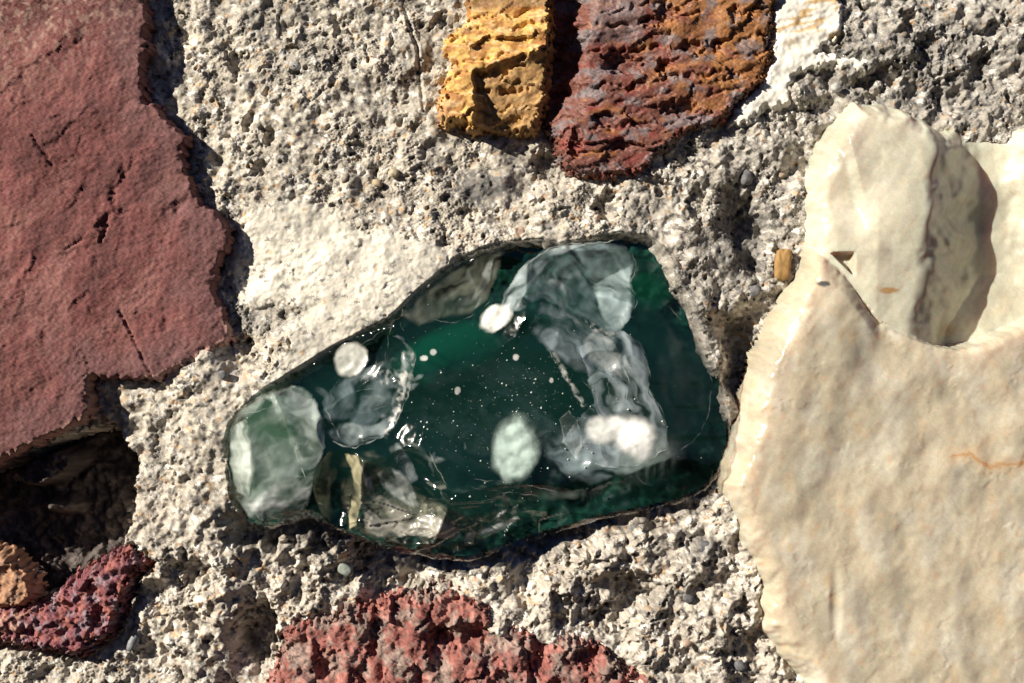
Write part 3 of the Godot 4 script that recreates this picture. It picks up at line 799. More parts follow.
func core_shape(x: float, y: float) -> float:
	var e := f_glass.at(x, y)
	if e < -1.0: return -1e6
	var z := glass_front(x, y)
	if z < -9e5: return z
	return minf(z - 4.0, -6.0 + 5.0 * n_lump.get_noise_2d(x * 1.5, y * 1.5) + 2.0 * n_mid.get_noise_2d(x, y) - 10.0 * ramp(0.0, 60.0, e))

func core_paint(x: float, y: float, _z: float, _slope: float) -> Color:
	var w := n_lump.get_noise_2d(x * 1.2, y * 1.2)
	var u := n_mid.get_noise_2d(x * 0.5 + 40.0 * w, y * 1.2 - 30.0 * w)      # drawn-out cords in the melt
	return Color(0.006, 0.027, 0.022).lerp(Color(0.012, 0.065, 0.046), ramp(0.0, 0.5, u))

# a cloudy sheet inside the glass: follows the front at a depth, opacity from its outline and streaks
func sheet(poly: PackedVector2Array, depth: float, tint: Color, body: float, rim: float, rim_w: float, streak_turn: float, seed_: int, soft: float, lift: float) -> ArrayMesh:
	var f := outline(poly, 2.5)
	var ct := cos(streak_turn)
	var sn := sin(streak_turn)
	var shape := func(x: float, y: float) -> float:
		var e := f.at(x + 1.2 * n_fine.get_noise_2d(x * 0.6 + seed_ * 50.0, y * 0.6), y + 1.2 * n_fine.get_noise_2d(y * 0.6, x * 0.6 + seed_ * 50.0))
		if e < 0.0: return -1e6
		return glass_front(x, y) - depth - 0.6 * n_mid.get_noise_2d(x * 0.8 + seed_ * 90.0, y * 0.8) + lift * ramp(0.0, 9.0, e)
	var paint := func(x: float, y: float, _z: float, _s: float) -> Color:
		var e := f.at(x + 1.2 * n_fine.get_noise_2d(x * 0.6 + seed_ * 50.0, y * 0.6), y + 1.2 * n_fine.get_noise_2d(y * 0.6, x * 0.6 + seed_ * 50.0))
		var u := x * ct + y * sn
		var v := y * ct - x * sn
		var bend := 16.0 * n_lump.get_noise_2d(x * 1.3 + seed_ * 20.0, y * 1.3)
		var s := 0.55 + 1.05 * n_mid.get_noise_2d(u * 0.22 + seed_ * 70.0, v * 1.1 + bend) + 0.55 * n_lump.get_noise_2d(x * 1.7 + seed_ * 20.0, y * 1.7) + 0.25 * n_fine.get_noise_2d(u * 0.25, v + bend)
		var k := ramp(0.0, soft, e)
		var a := k * (body * clampf(s, 0.03, 1.3) + rim * ramp(rim_w, 0.0, e) * clampf(0.5 + 1.4 * n_mid.get_noise_2d(x * 1.5, y * 1.5 + seed_ * 30.0), 0.0, 1.0))
		if tint.r > 0.8:      # crushed glass: broken into sparkling crumbs
			a *= ramp(-0.25, 0.35, n_fine.get_noise_2d(x * 1.1, y * 1.1 + seed_ * 12.0) + 0.6 * n_mid.get_noise_2d(x, y + seed_ * 60.0))
		return Color(tint.r, tint.g, tint.b, clampf(a, 0.0, 0.95))
	return relief(bounds(poly, 2.0), 1.3, shape, paint)

# a hairline crack that shows as a bright thread
func thread(line: PackedVector2Array, w: float, tint: Color, a: float, seed_: int) -> ArrayMesh:
	var cv := Curve2D.new()
	for i in line.size():
		var d := (line[mini(i + 1, line.size() - 1)] - line[maxi(i - 1, 0)]) / 6.0
		cv.add_point(line[i], -d, d)
	var n := int(cv.get_baked_length() / 2.0) + 2
	var v := PackedVector3Array()
	var nn := PackedVector3Array()
	var cc := PackedColorArray()
	var idx := PackedInt32Array()
	for i in n:
		var l := cv.get_baked_length() * i / (n - 1)
		var p := cv.sample_baked(l)
		var d := (cv.sample_baked(minf(l + 1.0, cv.get_baked_length())) - cv.sample_baked(maxf(l - 1.0, 0.0))).normalized().orthogonal()
		p += d * 1.6 * n_fine.get_noise_2d(l * 0.6, seed_ * 40.0)
		var ww := w * (0.5 + 1.1 * absf(n_fine.get_noise_2d(l * 0.5, seed_ * 77.0))) * ramp(0.0, 0.12, minf(float(i) / n, 1.0 - float(i) / n))
		var al := a * clampf(0.45 + 1.5 * n_mid.get_noise_2d(l * 1.3, seed_ * 15.0) + 0.6 * n_fine.get_noise_2d(l, seed_ * 31.0), 0.0, 1.0)
		for k in 3:
			var q := p + d * ww * (k - 1.0)
			v.append(at(q.x, q.y, glass_front(q.x, q.y) - 0.5 + (0.5 if k == 1 else 0.0)))
			nn.append(Vector3(0, 0, 1))
			cc.append(Color(tint.r, tint.g, tint.b, al if k == 1 else 0.0))
		if i > 0:
			var b := (i - 1) * 3
			for t in [[0, 1, 4], [0, 4, 3], [1, 2, 5], [1, 5, 4]]:
				for q in t:
					idx.append(b + q)
	var arr := []
	arr.resize(Mesh.ARRAY_MAX)
	arr[Mesh.ARRAY_VERTEX] = v
	arr[Mesh.ARRAY_NORMAL] = nn
	arr[Mesh.ARRAY_COLOR] = cc
	arr[Mesh.ARRAY_INDEX] = idx
	var m := ArrayMesh.new()
	m.add_surface_from_arrays(Mesh.PRIMITIVE_TRIANGLES, arr)
	return m

# a white bruise: a round of crushed glass just under the skin
func bruise(cx: float, cy: float, rx: float, ry: float, turn: float, tint: Color, opacity: float, soft: float, depth: float, seed_: int) -> ArrayMesh:
	var ct := cos(turn)
	var sn := sin(turn)
	var rad := func(x: float, y: float) -> float:
		var dx := x - cx
		var dy := y - cy
		var a := (dx * ct + dy * sn) / rx
		var b := (dy * ct - dx * sn) / ry
		return sqrt(a * a + b * b) + 0.22 * n_mid.get_noise_2d(x * 0.5 + seed_ * 40.0, y * 0.5) + 0.03 * n_fine.get_noise_2d(x + seed_ * 40.0, y)
	var shape := func(x: float, y: float) -> float:
		var r: float = rad.call(x, y)
		if r > 1.0: return -1e6
		return glass_front(x, y) - depth + 0.06 * minf(rx, ry) * sqrt(maxf(0.0, 1.0 - r * r)) + 0.10 * n_fine.get_noise_2d(x * 0.8, y * 0.8 + seed_ * 9.0) + 0.4 * n_mid.get_noise_2d(x, y + seed_ * 9.0)
	var paint := func(x: float, y: float, _z: float, _s: float) -> Color:
		var r: float = rad.call(x, y)
		var t := 1.0 + 0.10 * n_fine.get_noise_2d(x * 0.8, y * 0.8) + 0.24 * n_mid.get_noise_2d(x * 1.2, y * 1.2 + seed_ * 10.0)
		return Color(tint.r * t, tint.g * t, tint.b * t, clampf(opacity * ramp(1.0, 1.0 - soft, r) * (1.0 + 0.5 * minf(0.0, n_mid.get_noise_2d(x * 1.5, y * 1.5))), 0.0, 1.0))
	var m := maxf(rx, ry) + 3.0
	return relief(Rect2(cx - m, cy - m, 2 * m, 2 * m), 1.2, shape, paint)

func build_glass() -> void:
	scars = [
		[430, 330, 36, 60, 0.3, 1.4], [545, 330, 33, 50, -0.4, 1.5], [470, 440, 33.5, 70, 0.8, 1.2], [560, 450, 36, 60, 0.2, 1.5], [385, 370, 25, 34, 0.9, 1.3], [350, 430, 22, 40, 0.0, 1.2], [620, 300, 32, 40, 0.6, 1.4], [600, 360, 37, 40, 0.3, 1.3], [415, 470, 24, 36, 0.6, 1.6], [385, 490, 19, 26, 0.4, 1.5],
		[588, 402, 37, 190, 0.0, 1.0], [300, 440, 33, 160, 0.4, 1.0],
		[505, 415, 31, 300, 0.0, 1.0], [585, 292, 27, 170, 0.5, 1.1], [452, 300, 20, 170, -0.5, 1.2], [368, 408, 21, 90, 0.3, 1.0],
		[640, 540, 8, 110, -0.15, 1.3], [395, 505, 16, 70, 0.7, 1.2], [340, 360, 14, 120, -0.6, 1.4], [690, 300, 18, 120, 1.0, 1.0], [340, 500, 8, 13, 0.1, 0.45], [520, 545, 6, 120, 0.0, 1.4]]
	var t := thing("glass_chunk", "large broken chunk of dark green glass with white bruises set in mortar", "glass")
	var skin := StandardMaterial3D.new()
	skin.transparency = BaseMaterial3D.TRANSPARENCY_ALPHA
	skin.albedo_color = Color(0.05, 0.16, 0.13, 0.05)
	skin.roughness = 0.09
	skin.metallic_specular = 0.6
	node("body", relief(bounds(glass_poly), 1.4, glass_shape, glass_paint), skin, t)
	var cm := StandardMaterial3D.new()
	cm.vertex_color_use_as_albedo = true
	cm.roughness = 0.5
	cm.metallic_specular = 0.2
	var core := relief(bounds(glass_poly), 2.0, core_shape, core_paint)
	back_plate(glass_poly, -30.0, Color(0.02, 0.06, 0.05), core)
	node("core", core, cm, t)
	# the glass is not clear: murky green all through
	for f in [[590, 375, 14, 190, 190, 52], [470, 385, 12, 200, 190, 48], [350, 420, 8, 150, 130, 40], [650, 400, 8, 130, 180, 40], [440, 470, 8, 190, 110, 36]]:
		var fog := FogVolume.new()
		fog.name = "green_depth"
		fog.shape = RenderingServer.FOG_VOLUME_SHAPE_ELLIPSOID
		fog.size = Vector3(f[3], f[4], f[5]) * S
		var fm := FogMaterial.new()
		fm.density = 45.0
		fm.albedo = Color(0.20, 0.435, 0.405)
		fog.material = fm
		t.add_child(fog, true)
		fog.position = at(f[0], f[1], f[2])
	# brighter green added where sunlight glows through the thinner glass
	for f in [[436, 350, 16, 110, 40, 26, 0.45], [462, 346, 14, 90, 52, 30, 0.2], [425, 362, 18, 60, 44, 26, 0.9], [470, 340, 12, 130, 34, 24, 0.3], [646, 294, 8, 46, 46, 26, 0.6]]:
		var glow_fog := FogVolume.new()
		glow_fog.name = "added_green_glow"
		glow_fog.shape = RenderingServer.FOG_VOLUME_SHAPE_ELLIPSOID
		glow_fog.size = Vector3(f[3], f[4], f[5]) * S
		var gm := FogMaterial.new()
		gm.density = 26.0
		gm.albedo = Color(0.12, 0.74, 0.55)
		glow_fog.material = gm
		t.add_child(glow_fog, true)
		glow_fog.position = at(f[0], f[1], f[2])
		glow_fog.rotation.z = f[6]
	# the knob at its left end is milky
	var milk := FogVolume.new()
	milk.name = "milky_depth"
	milk.shape = RenderingServer.FOG_VOLUME_SHAPE_ELLIPSOID
	milk.size = Vector3(88, 120, 50) * S
	var mm := FogMaterial.new()
	mm.density = 60.0
	mm.albedo = Color(0.60, 0.84, 0.70)
	milk.material = mm
	t.add_child(milk, true)
	milk.position = at(278, 455, 12)
	var veil := StandardMaterial3D.new()
	veil.transparency = BaseMaterial3D.TRANSPARENCY_ALPHA
	veil.vertex_color_use_as_albedo = true
	veil.roughness = 0.35
	veil.metallic_specular = 0.5
	var grey := Color(0.52, 0.58, 0.57)
	var white := Color(0.86, 0.87, 0.85)
	# outline, depth, colour, opacity, rim, rim width, streak turn, soft edge, lift
	var sheets := [
		[[497, 322, 510, 292, 530, 264, 560, 247, 600, 241, 626, 246, 636, 262, 630, 285, 636, 303, 628, 322, 612, 336, 585, 322, 560, 308, 540, 300, 520, 312], 2.5, Color(0.34, 0.45, 0.47), 0.44, 0.10, 6.0, 0.7, 5.0, 0.0],
		[[590, 285, 615, 272, 634, 262, 630, 285, 636, 303, 628, 322, 616, 336, 600, 318], 1.5, Color(0.54, 0.68, 0.70), 0.75, 0.3, 5.0, 0.3, 4.0, 0.0],
		[[492, 322, 504, 292, 520, 267, 545, 249, 575, 243, 606, 241, 570, 252, 548, 265, 532, 284, 520, 306, 506, 326], 1.0, Color(0.56, 0.66, 0.69), 0.68, 0.30, 5.0, -0.8, 3.0, 1.0],
		[[622, 330, 640, 342, 648, 366, 647, 392, 657, 404, 664, 424, 665, 446, 640, 462, 610, 467, 576, 460, 560, 440, 574, 420, 592, 402, 586, 372, 576, 346, 600, 336], 3.0, Color(0.46, 0.54, 0.59), 0.62, 0.25, 3.0, 1.2, 2.0, 0.0],
		[[540, 300, 575, 312, 600, 330, 616, 352, 606, 378, 575, 372, 548, 352, 526, 330], 4.0, Color(0.40, 0.48, 0.53), 0.42, 0.20, 4.0, 0.6, 7.0, 0.0],
		[[580, 340, 592, 330, 612, 338, 620, 356, 622, 378, 605, 372, 586, 358], 1.5, Color(0.66, 0.70, 0.70), 0.50, 0.35, 3.0, 0.2, 4.0, 0.6],
		[[560, 310, 585, 318, 606, 328, 620, 334, 612, 342, 592, 334, 570, 322], 0.8, white, 0.8, 0.2, 2.0, 0.6, 4.0, 0.8],
		[[549, 352, 555, 350, 578, 388, 588, 406, 582, 410, 566, 384], 1.0, white, 0.7, 0.2, 2.0, 1.0, 3.0, 0.3],
		[[322, 400, 338, 378, 366, 366, 395, 356, 416, 352, 414, 382, 400, 416, 384, 438, 352, 446, 334, 438, 324, 418], 2.5, Color(0.38, 0.48, 0.52), 0.5, 0.25, 4.0, -0.9, 5.0, 0.0],
		[[326, 430, 345, 420, 372, 424, 396, 412, 385, 438, 352, 447, 334, 441], 1.2, Color(0.58, 0.67, 0.70), 0.60, 0.45, 3.0, 0.1, 4.0, 0.0],
		[[404, 348, 418, 350, 414, 382, 404, 412, 390, 436, 382, 432, 394, 404, 400, 372], 0.8, Color(0.84, 0.84, 0.80), 0.85, 0.2, 3.0, 1.9, 4.0, 0.6],
		[[378, 370, 390, 366, 396, 376, 388, 388, 380, 384], 0.8, white, 0.55, 0.2, 3.0, 0.2, 3.0, 0.3],
		[[398, 316, 420, 294, 450, 272, 480, 256, 506, 249, 500, 272, 488, 302, 470, 316, 440, 320, 420, 328], 2.5, Color(0.32, 0.34, 0.27), 0.40, 0.2, 3.0, -0.7, 5.0, 0.0],
		[[486, 262, 496, 256, 492, 280, 478, 300, 464, 310, 476, 288], 1.0, Color(0.55, 0.60, 0.58), 0.55, 0.2, 3.0, -1.1, 3.0, 0.3],
		[[230, 440, 238, 412, 262, 394, 292, 384, 314, 396, 324, 420, 326, 450, 320, 478, 308, 494, 306, 515, 280, 520, 250, 520, 234, 498], 1.5, Color(0.52, 0.61, 0.57), 0.40, 0.15, 5.0, -0.6, 4.0, 0.0],
		[[262, 395, 292, 386, 314, 397, 326, 420, 328, 450, 316, 442, 300, 436, 285, 412], 1.0, Color(0.64, 0.74, 0.70), 0.66, 0.2, 4.0, 0.5, 5.0, 0.0],
		[[232, 426, 250, 416, 256, 440, 260, 470, 250, 500, 236, 492, 230, 460], 1.0, Color(0.72, 0.79, 0.73), 0.7, 0.1, 4.0, 1.4, 3.0, 0.0],
		[[306, 396, 316, 396, 326, 420, 328, 452, 320, 444, 312, 416], 0.7, Color(0.76, 0.86, 0.83), 0.7, 0.2, 3.0, 1.5, 4.0, 0.3],
		[[246, 505, 270, 484, 300, 472, 320, 474, 308, 510, 282, 518, 262, 522], 0.8, Color(0.76, 0.80, 0.80), 0.7, 0.3, 5.0, -0.3, 5.0, 0.0],
		[[343, 452, 360, 452, 368, 474, 364, 500, 357, 528, 348, 532, 348, 510, 353, 486, 350, 468], 0.5, Color(0.40, 0.37, 0.24), 0.92, 0.0, 4.0, 1.5, 2.0, 4.0],
		[[376, 472, 390, 464, 404, 470, 416, 490, 421, 508, 410, 508, 394, 498, 382, 488], 0.8, Color(0.74, 0.79, 0.80), 0.75, 0.2, 3.0, 0.9, 4.0, 2.0],
		[[388, 446, 400, 440, 412, 458, 420, 478, 412, 486, 398, 466], 1.0, Color(0.42, 0.48, 0.50), 0.65, 0.3, 3.0, 1.0, 4.0, 1.0],
		[[357, 460, 372, 466, 376, 492, 366, 488], 0.8, Color(0.70, 0.74, 0.74), 0.8, 0.2, 3.0, 1.3, 3.0, 1.0],
		[[362, 500, 380, 494, 410, 510, 440, 514, 464, 528, 456, 541, 420, 535, 390, 538, 366, 534], 0.6, Color(0.36, 0.345, 0.30), 0.8, 0.1, 4.0, 0.2, 3.0, 2.5],
		[[336, 462, 350, 450, 376, 448, 396, 462, 420, 492, 470, 512, 520, 508, 500, 540, 460, 552, 410, 546, 366, 538, 340, 524], 3.0, Color(0.20, 0.205, 0.15), 0.6, 0.1, 4.0, 0.3, 6.0, 0.0],
		[[464, 534, 470, 526, 478, 532, 474, 546, 462, 546], 0.5, Color(0.58, 0.56, 0.42), 0.9, 0.1, 3.0, -0.5, 2.0, 2.5],
		[[478, 530, 496, 524, 518, 514, 522, 520, 502, 532, 480, 538], 0.5, Color(0.74, 0.78, 0.76), 0.75, 0.2, 3.0, -0.4, 3.0, 2.0],
		[[446, 516, 460, 512, 468, 518, 452, 522], 0.5, white, 0.75, 0.1, 3.0, -0.4, 3.0, 1.5],
		[[490, 522, 500, 510, 512, 504, 504, 516], 0.5, white, 0.75, 0.1, 3.0, -0.6, 3.0, 1.5],
		[[668, 320, 700, 350, 712, 395, 704, 436, 684, 452, 664, 452, 666, 420, 655, 395, 650, 360], 4.0, Color(0.20, 0.235, 0.21), 0.09, 0.06, 4.0, 1.2, 10.0, 0.0],
		[[440, 486, 500, 478, 560, 488, 640, 478, 600, 496, 540, 502, 480, 498], 2.0, Color(0.32, 0.42, 0.38), 0.30, 0.1, 4.0, 0.1, 6.0, 0.0],
		[[558, 418, 568, 408, 578, 420, 582, 446, 572, 450, 562, 440], 0.8, Color(0.6, 0.65, 0.66), 0.06, 0.75, 2.5, 0.0, 1.0, 0.0],
		[[606, 376, 616, 372, 624, 384, 620, 402, 610, 404, 605, 390], 0.8, Color(0.6, 0.65, 0.66), 0.10, 0.6, 2.0, 0.0, 1.0, 0.0],
		[[420, 372, 450, 358, 500, 350, 555, 366, 580, 410, 565, 460, 500, 478, 440, 462, 416, 420], 4.0, Color(0.34, 0.46, 0.49), 0.05, 0.0, 5.0, 0.3, 20.0, 0.0],
		[[540, 440, 580, 420, 620, 440, 660, 450, 640, 475, 590, 486, 548, 478], 3.0, Color(0.38, 0.49, 0.53), 0.40, 0.0, 5.0, 0.2, 12.0, 0.0],
	]
	for i in sheets.size():
		var s: Array = sheets[i]
		node("fracture_veil", sheet(pts(s[0]), s[1], s[2], s[3], s[4], s[5], s[6], i + 1, s[7], s[8]), veil, t)
	# small shell flakes where the glass is most broken: centre, reach, how many
	var hurt := [[372, 395, 34, 30, 9], [600, 370, 40, 36, 9], [615, 445, 40, 20, 6], [570, 285, 50, 28, 5], [280, 455, 34, 46, 9], [395, 500, 44, 28, 20], [500, 520, 44, 14, 10], [440, 470, 40, 30, 5], [450, 290, 36, 18, 4], [480, 450, 50, 26, 5], [405, 375, 12, 36, 5]]
	var count := 100
	for h in hurt:
		for k in h[4]:
			var c := Vector2(rng.randfn(h[0], h[2] * 0.55), rng.randfn(h[1], h[3] * 0.55))
			if f_glass.at(c.x, c.y) < 16.0: continue
			var long := rng.randf_range(7.0, 20.0)
			var wide := long * rng.randf_range(0.25, 0.65)
			var turn := rng.randf() * TAU
			var hook := rng.randf_range(-0.5, 0.5)
			var p := PackedVector2Array()
			for i in 12:
				var a := TAU * i / 12.0
				var q := Vector2(cos(a) * long, sin(a) * wide * (0.6 + 0.4 * cos(a)) * rng.randf_range(0.75, 1.2))
				q.y += hook * q.x * q.x / long
				p.append(c + q.rotated(turn))
			var tone := rng.randf()
			var tint := Color(0.40, 0.49, 0.52).lerp(Color(0.72, 0.79, 0.79), tone * tone)
			if h[1] > 480: tint = Color(0.36, 0.36, 0.28).lerp(Color(0.68, 0.72, 0.68), tone * tone)
			elif h[0] < 300: tint = Color(0.45, 0.58, 0.50).lerp(Color(0.80, 0.86, 0.84), tone)
			count += 1
			var flake := sheet(p, rng.randf_range(0.5, 2.5), tint, rng.randf_range(0.25, 0.6), 0.15, 3.0, turn, count, rng.randf_range(2.0, 6.0), rng.randf_range(0.0, 1.6))
			if flake.get_surface_count() > 0:
				node("fracture_veil", flake, veil, t)
	var threads := [
		[[494, 322, 505, 300, 522, 272, 545, 252, 570, 244, 605, 243, 620, 236], 1.5, 0.7], [[622, 246, 634, 262, 630, 285, 636, 300, 628, 318, 618, 335], 1.2, 0.5], [[613, 354, 626, 378, 624, 400, 617, 407], 1.2, 0.6],
		[[640, 345, 647, 370, 647, 392, 657, 405, 663, 424, 665, 446], 1.0, 0.45], [[665, 446, 650, 455, 632, 463, 612, 466, 590, 460], 1.4, 0.8], [[548, 350, 566, 380, 584, 408], 1.8, 0.7], [[332, 352, 360, 345, 388, 328], 1.0, 0.25],
		[[417, 350, 413, 380, 402, 410, 388, 432, 368, 442, 352, 447, 335, 440, 324, 420], 1.4, 0.7], [[283, 404, 290, 428, 298, 452, 310, 482], 1.5, 0.55], [[246, 413, 262, 410, 284, 404], 1.0, 0.5], [[282, 434, 300, 448, 312, 438], 1.0, 0.4],
		[[660, 300, 690, 330, 710, 372, 706, 416, 690, 440, 665, 455], 1.2, 0.22], [[428, 446, 440, 470, 450, 486], 1.1, 0.5], [[470, 484, 500, 490, 545, 496], 1.0, 0.4], [[468, 477, 520, 482, 560, 492], 1.0, 0.3], [[392, 322, 389, 340, 386, 362], 0.9, 0.35],
		[[404, 300, 402, 325, 410, 340], 0.8, 0.3], [[430, 318, 455, 322, 478, 312, 490, 300], 1.1, 0.35], [[330, 408, 352, 392, 378, 388], 1.0, 0.4], [[345, 400, 362, 412, 390, 404], 1.0, 0.35], [[326, 405, 338, 432, 345, 445], 1.3, 0.55], [[575, 375, 592, 392, 600, 412], 0.9, 0.35], [[236, 470, 250, 500, 262, 520], 1.0, 0.35], [[632, 470, 640, 480, 652, 484], 0.9, 0.25]]
	for i in threads.size():
		node("crack", thread(pts(threads[i][0]), 0.8 * threads[i][1], Color(0.74, 0.80, 0.79), 0.75 * threads[i][2], i + 1), veil, t)
	var bruises := [
		[352, 360, 19, 20, 0.3, Color(0.62, 0.62, 0.57), 0.9, 0.25, 0.5, 1], [495, 319, 20, 14, -0.6, Color(0.70, 0.69, 0.65), 0.92, 0.3, 0.5, 2],
		[515, 450, 26, 36, 0.05, Color(0.48, 0.61, 0.56), 0.95, 0.4, 1.0, 3], [632, 435, 25, 25, 0.2, Color(0.90, 0.90, 0.88), 1.0, 0.5, 0.0, 4], [617, 424, 15, 11, 0.5, Color(0.86, 0.86, 0.84), 0.9, 0.6, 0.0, 14], [640, 450, 13, 15, 0.2, Color(0.80, 0.82, 0.81), 0.7, 0.8, 0.2, 15],
		[600, 427, 17, 18, 0.0, Color(0.74, 0.75, 0.72), 0.85, 0.5, 0.3, 5], [645, 455, 40, 30, -0.4, Color(0.45, 0.55, 0.52), 0.35, 0.7, 3.0, 6],
		[425, 358, 5, 4, 0.0, white, 0.8, 0.5, 0.5, 7], [434, 352, 4, 4, 0.0, white, 0.8, 0.5, 0.5, 8], [458, 390, 3.5, 4.5, 0.0, white, 0.8, 0.4, 0.5, 9], [516, 357, 4, 4, 0.0, white, 0.8, 0.5, 0.5, 10], [551, 380, 3, 3.5, 0.0, white, 0.85, 0.5, 0.5, 11]]
	for b in bruises:
		node("bruise", bruise(b[0], b[1], b[2], b[3], b[4], b[5], b[6], b[7], b[8], b[9]), veil, t)
	# specks and tiny seeds just under the skin: past counting
	var st := SurfaceTool.new()
	st.begin(Mesh.PRIMITIVE_TRIANGLES)
	for k in 420:
		var x: float
		var y: float
		if k < 430:
			x = rng.randfn(515, 55)
			y = rng.randfn(405, 40)
		else:
			x = rng.randf_range(240, 715)
			y = rng.randf_range(250, 530)
		if f_glass.at(x, y) < 14.0: continue
		var r := 0.28 + 1.2 * pow(rng.randf(), 5.0)
		var z := glass_front(x, y) - 0.6 - rng.randf() * 1.5
		var c := at(x, y, z)
		var rr := r * S
		var o := [Vector3(rr, 0, 0), Vector3(0, rr, 0), Vector3(-rr, 0, 0), Vector3(0, -rr, 0), Vector3(0, 0, rr), Vector3(0, 0, -rr)]
		for f in [[0, 4, 1], [1, 4, 2], [2, 4, 3], [3, 4, 0], [1, 5, 0], [2, 5, 1], [3, 5, 2], [0, 5, 3]]:
			for q in f:
				st.set_normal(o[q].normalized())
				st.add_vertex(c + o[q])
	var sm := StandardMaterial3D.new()
	sm.albedo_color = Color(0.80, 0.84, 0.82)
	sm.roughness = 0.5
	var specks := node("speck", st.commit(), sm, t)
	specks.set_meta("kind", "stuff")
	specks.set_meta("label", "fine white specks scattered through the dark glass")

# ---------------------------------------------------------------- all together

func _ready() -> void:
	rng.seed = 77
	var sx := FastNoiseLite.TYPE_SIMPLEX_SMOOTH
	n_wide = noise(sx, 160, 11, 2)
	n_lump = noise(sx, 60, 12, 3)
	n_mid = noise(sx, 24, 13, 3)
	n_fine = noise(sx, 8.0, 14, 2)
	n_hi = noise(FastNoiseLite.TYPE_SIMPLEX, 2.8, 15)
	n_layer = noise(sx, 9.0, 16, 2)
	n_ridge = noise(sx, 15.0, 19, 2)
	n_grain = noise(FastNoiseLite.TYPE_CELLULAR, 7.0, 17)
	n_grain.cellular_return_type = FastNoiseLite.RETURN_DISTANCE
	n_grain2 = noise(FastNoiseLite.TYPE_CELLULAR, 3.4, 18)
	n_grain2.cellular_return_type = FastNoiseLite.RETURN_DISTANCE
	n_cell = noise(FastNoiseLite.TYPE_CELLULAR, 3.8, 20)
	n_cell.cellular_return_type = FastNoiseLite.RETURN_CELL_VALUE
	strata = [[12, 2.5, 4], [26, 3, 5], [53, 3, 7], [66, 2.5, 4], [88, 3, 7], [104, 2.5, 3], [130, 3, 4], [-20, 3, 5], [-60, 3, 5], [150, 2.5, 4]]
	lip = pts([790, 245, 806, 246, 840, 275, 875, 320, 900, 335, 930, 346, 955, 349, 985, 342, 1010, 330, 1040, 318, 1120, 300, 1230, 290])
	q_vein = pts([948, 455, 965, 452, 975, 460, 984, 466, 1000, 463, 1024, 462, 1060, 455, 1120, 460])

	# camera
	var cam := Camera3D.new()
	cam.name = "camera"
	cam.fov = 24.0
	cam.near = 0.02
	cam.far = 50.0
	var dist := 683.0 * S * 0.5 / tan(deg_to_rad(12.0)) + 16.0 * S
	add_child(cam)
	cam.position = Vector3(0, WALL_Y, dist)
	cam.current = true
	# sky
	var env := Environment.new()
	env.background_mode = Environment.BG_SKY
	var sky := Sky.new()
	var sm := ProceduralSkyMaterial.new()
	sm.sky_top_color = Color(0.20, 0.36, 0.66)
	sm.sky_horizon_color = Color(0.62, 0.70, 0.80)
	sm.ground_bottom_color = Color(0.20, 0.17, 0.14)
	sm.ground_horizon_color = Color(0.36, 0.32, 0.27)
	sky.sky_material = sm
	env.sky = sky
	env.background_energy_multiplier = 0.18
	env.tonemap_mode = Environment.TONE_MAPPER_LINEAR
	env.tonemap_exposure = 1.6
	env.volumetric_fog_enabled = true
	env.volumetric_fog_density = 0.0
	env.sdfgi_enabled = true
	env.ssao_enabled = true
	env.ssil_enabled = true
	var we := WorldEnvironment.new()
	we.name = "daylight"
	we.environment = env
	add_child(we)
	# sun: from the left, a little above, raking over the wall
	var sun := DirectionalLight3D.new()
	sun.name = "sun"
	sun.light_energy = 1.5
	sun.light_color = Color(1.0, 0.965, 0.90)
	sun.light_angular_distance = 0.5
	sun.shadow_enabled = true
	add_child(sun)
	sun.look_at_from_position(Vector3(-0.745, 0.41, 0.53), Vector3.ZERO)

	outlines()
	print("outlines ", Time.get_ticks_msec())
	# the wall
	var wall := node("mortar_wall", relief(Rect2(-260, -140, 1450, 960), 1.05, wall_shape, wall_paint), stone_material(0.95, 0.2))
	wall.set_meta("kind", "structure")
	wall.set_meta("label", "coarse sandy mortar that fills the gaps between the stones")
	print("wall ", Time.get_ticks_msec())
	var pm := stone_material(0.8)
	for p in [[320, 62, 1, 10, 8, 6, Color(0.40, 0.40, 0.42), 0.0, 0.2], [292, 63, 0, 7, 5, 5, Color(0.48, 0.48, 0.48), 0.0, 0.0], [280, 132, -2, 8, 9, 7, Color(0.55, 0.54, 0.52), 0.2, 0.1], [784, 264, 6, 9, 19, 9, Color(0.42, 0.25, 0.10), 0.7, 0.12], [707, 548, 12, 8, 7, 5, Color(0.14, 0.14, 0.15), 0.3, 0.3], [690, 600, 8, 6, 5, 5, Color(0.13, 0.13, 0.14), 0.3, 0.0], [742, 668, 4, 7, 6, 5, Color(0.16, 0.16, 0.17), 0.2, 0.4], [343, 573, -6, 9, 6, 6, Color(0.34, 0.38, 0.34), 0.3, 0.4], [688, 645, 11, 5, 4, 4, Color(0.52, 0.36, 0.28), 0.1, 0.0], [222, 375, 12, 5, 5, 4, Color(0.20, 0.20, 0.21), 0.2, 0.0], [126, 648, -14, 5, 10, 6, Color(0.30, 0.31, 0.33), 0.3, 0.5], [393, 172, 6, 6, 5, 4, Color(0.58, 0.50, 0.36), 0.2, 0.0], [376, 182, 6, 6, 4, 4, Color(0.60, 0.48, 0.32), 0.2, 0.4], [748, 176, 2, 7, 9, 6, Color(0.20, 0.20, 0.21), 0.2, 0.0], [756, 290, -2, 8, 7, 6, Color(0.24, 0.24, 0.25), 0.2, 0.0], [838, 86, 6, 6, 5, 5, Color(0.46, 0.45, 0.43), 0.1, 0.0]]:
		node("pebble", pebble_mesh(Vector3(p[0], p[1], p[2]), Vector3(p[3], p[4], p[5]), p[6], int(p[0]), p[7], p[8]), pm, wall)
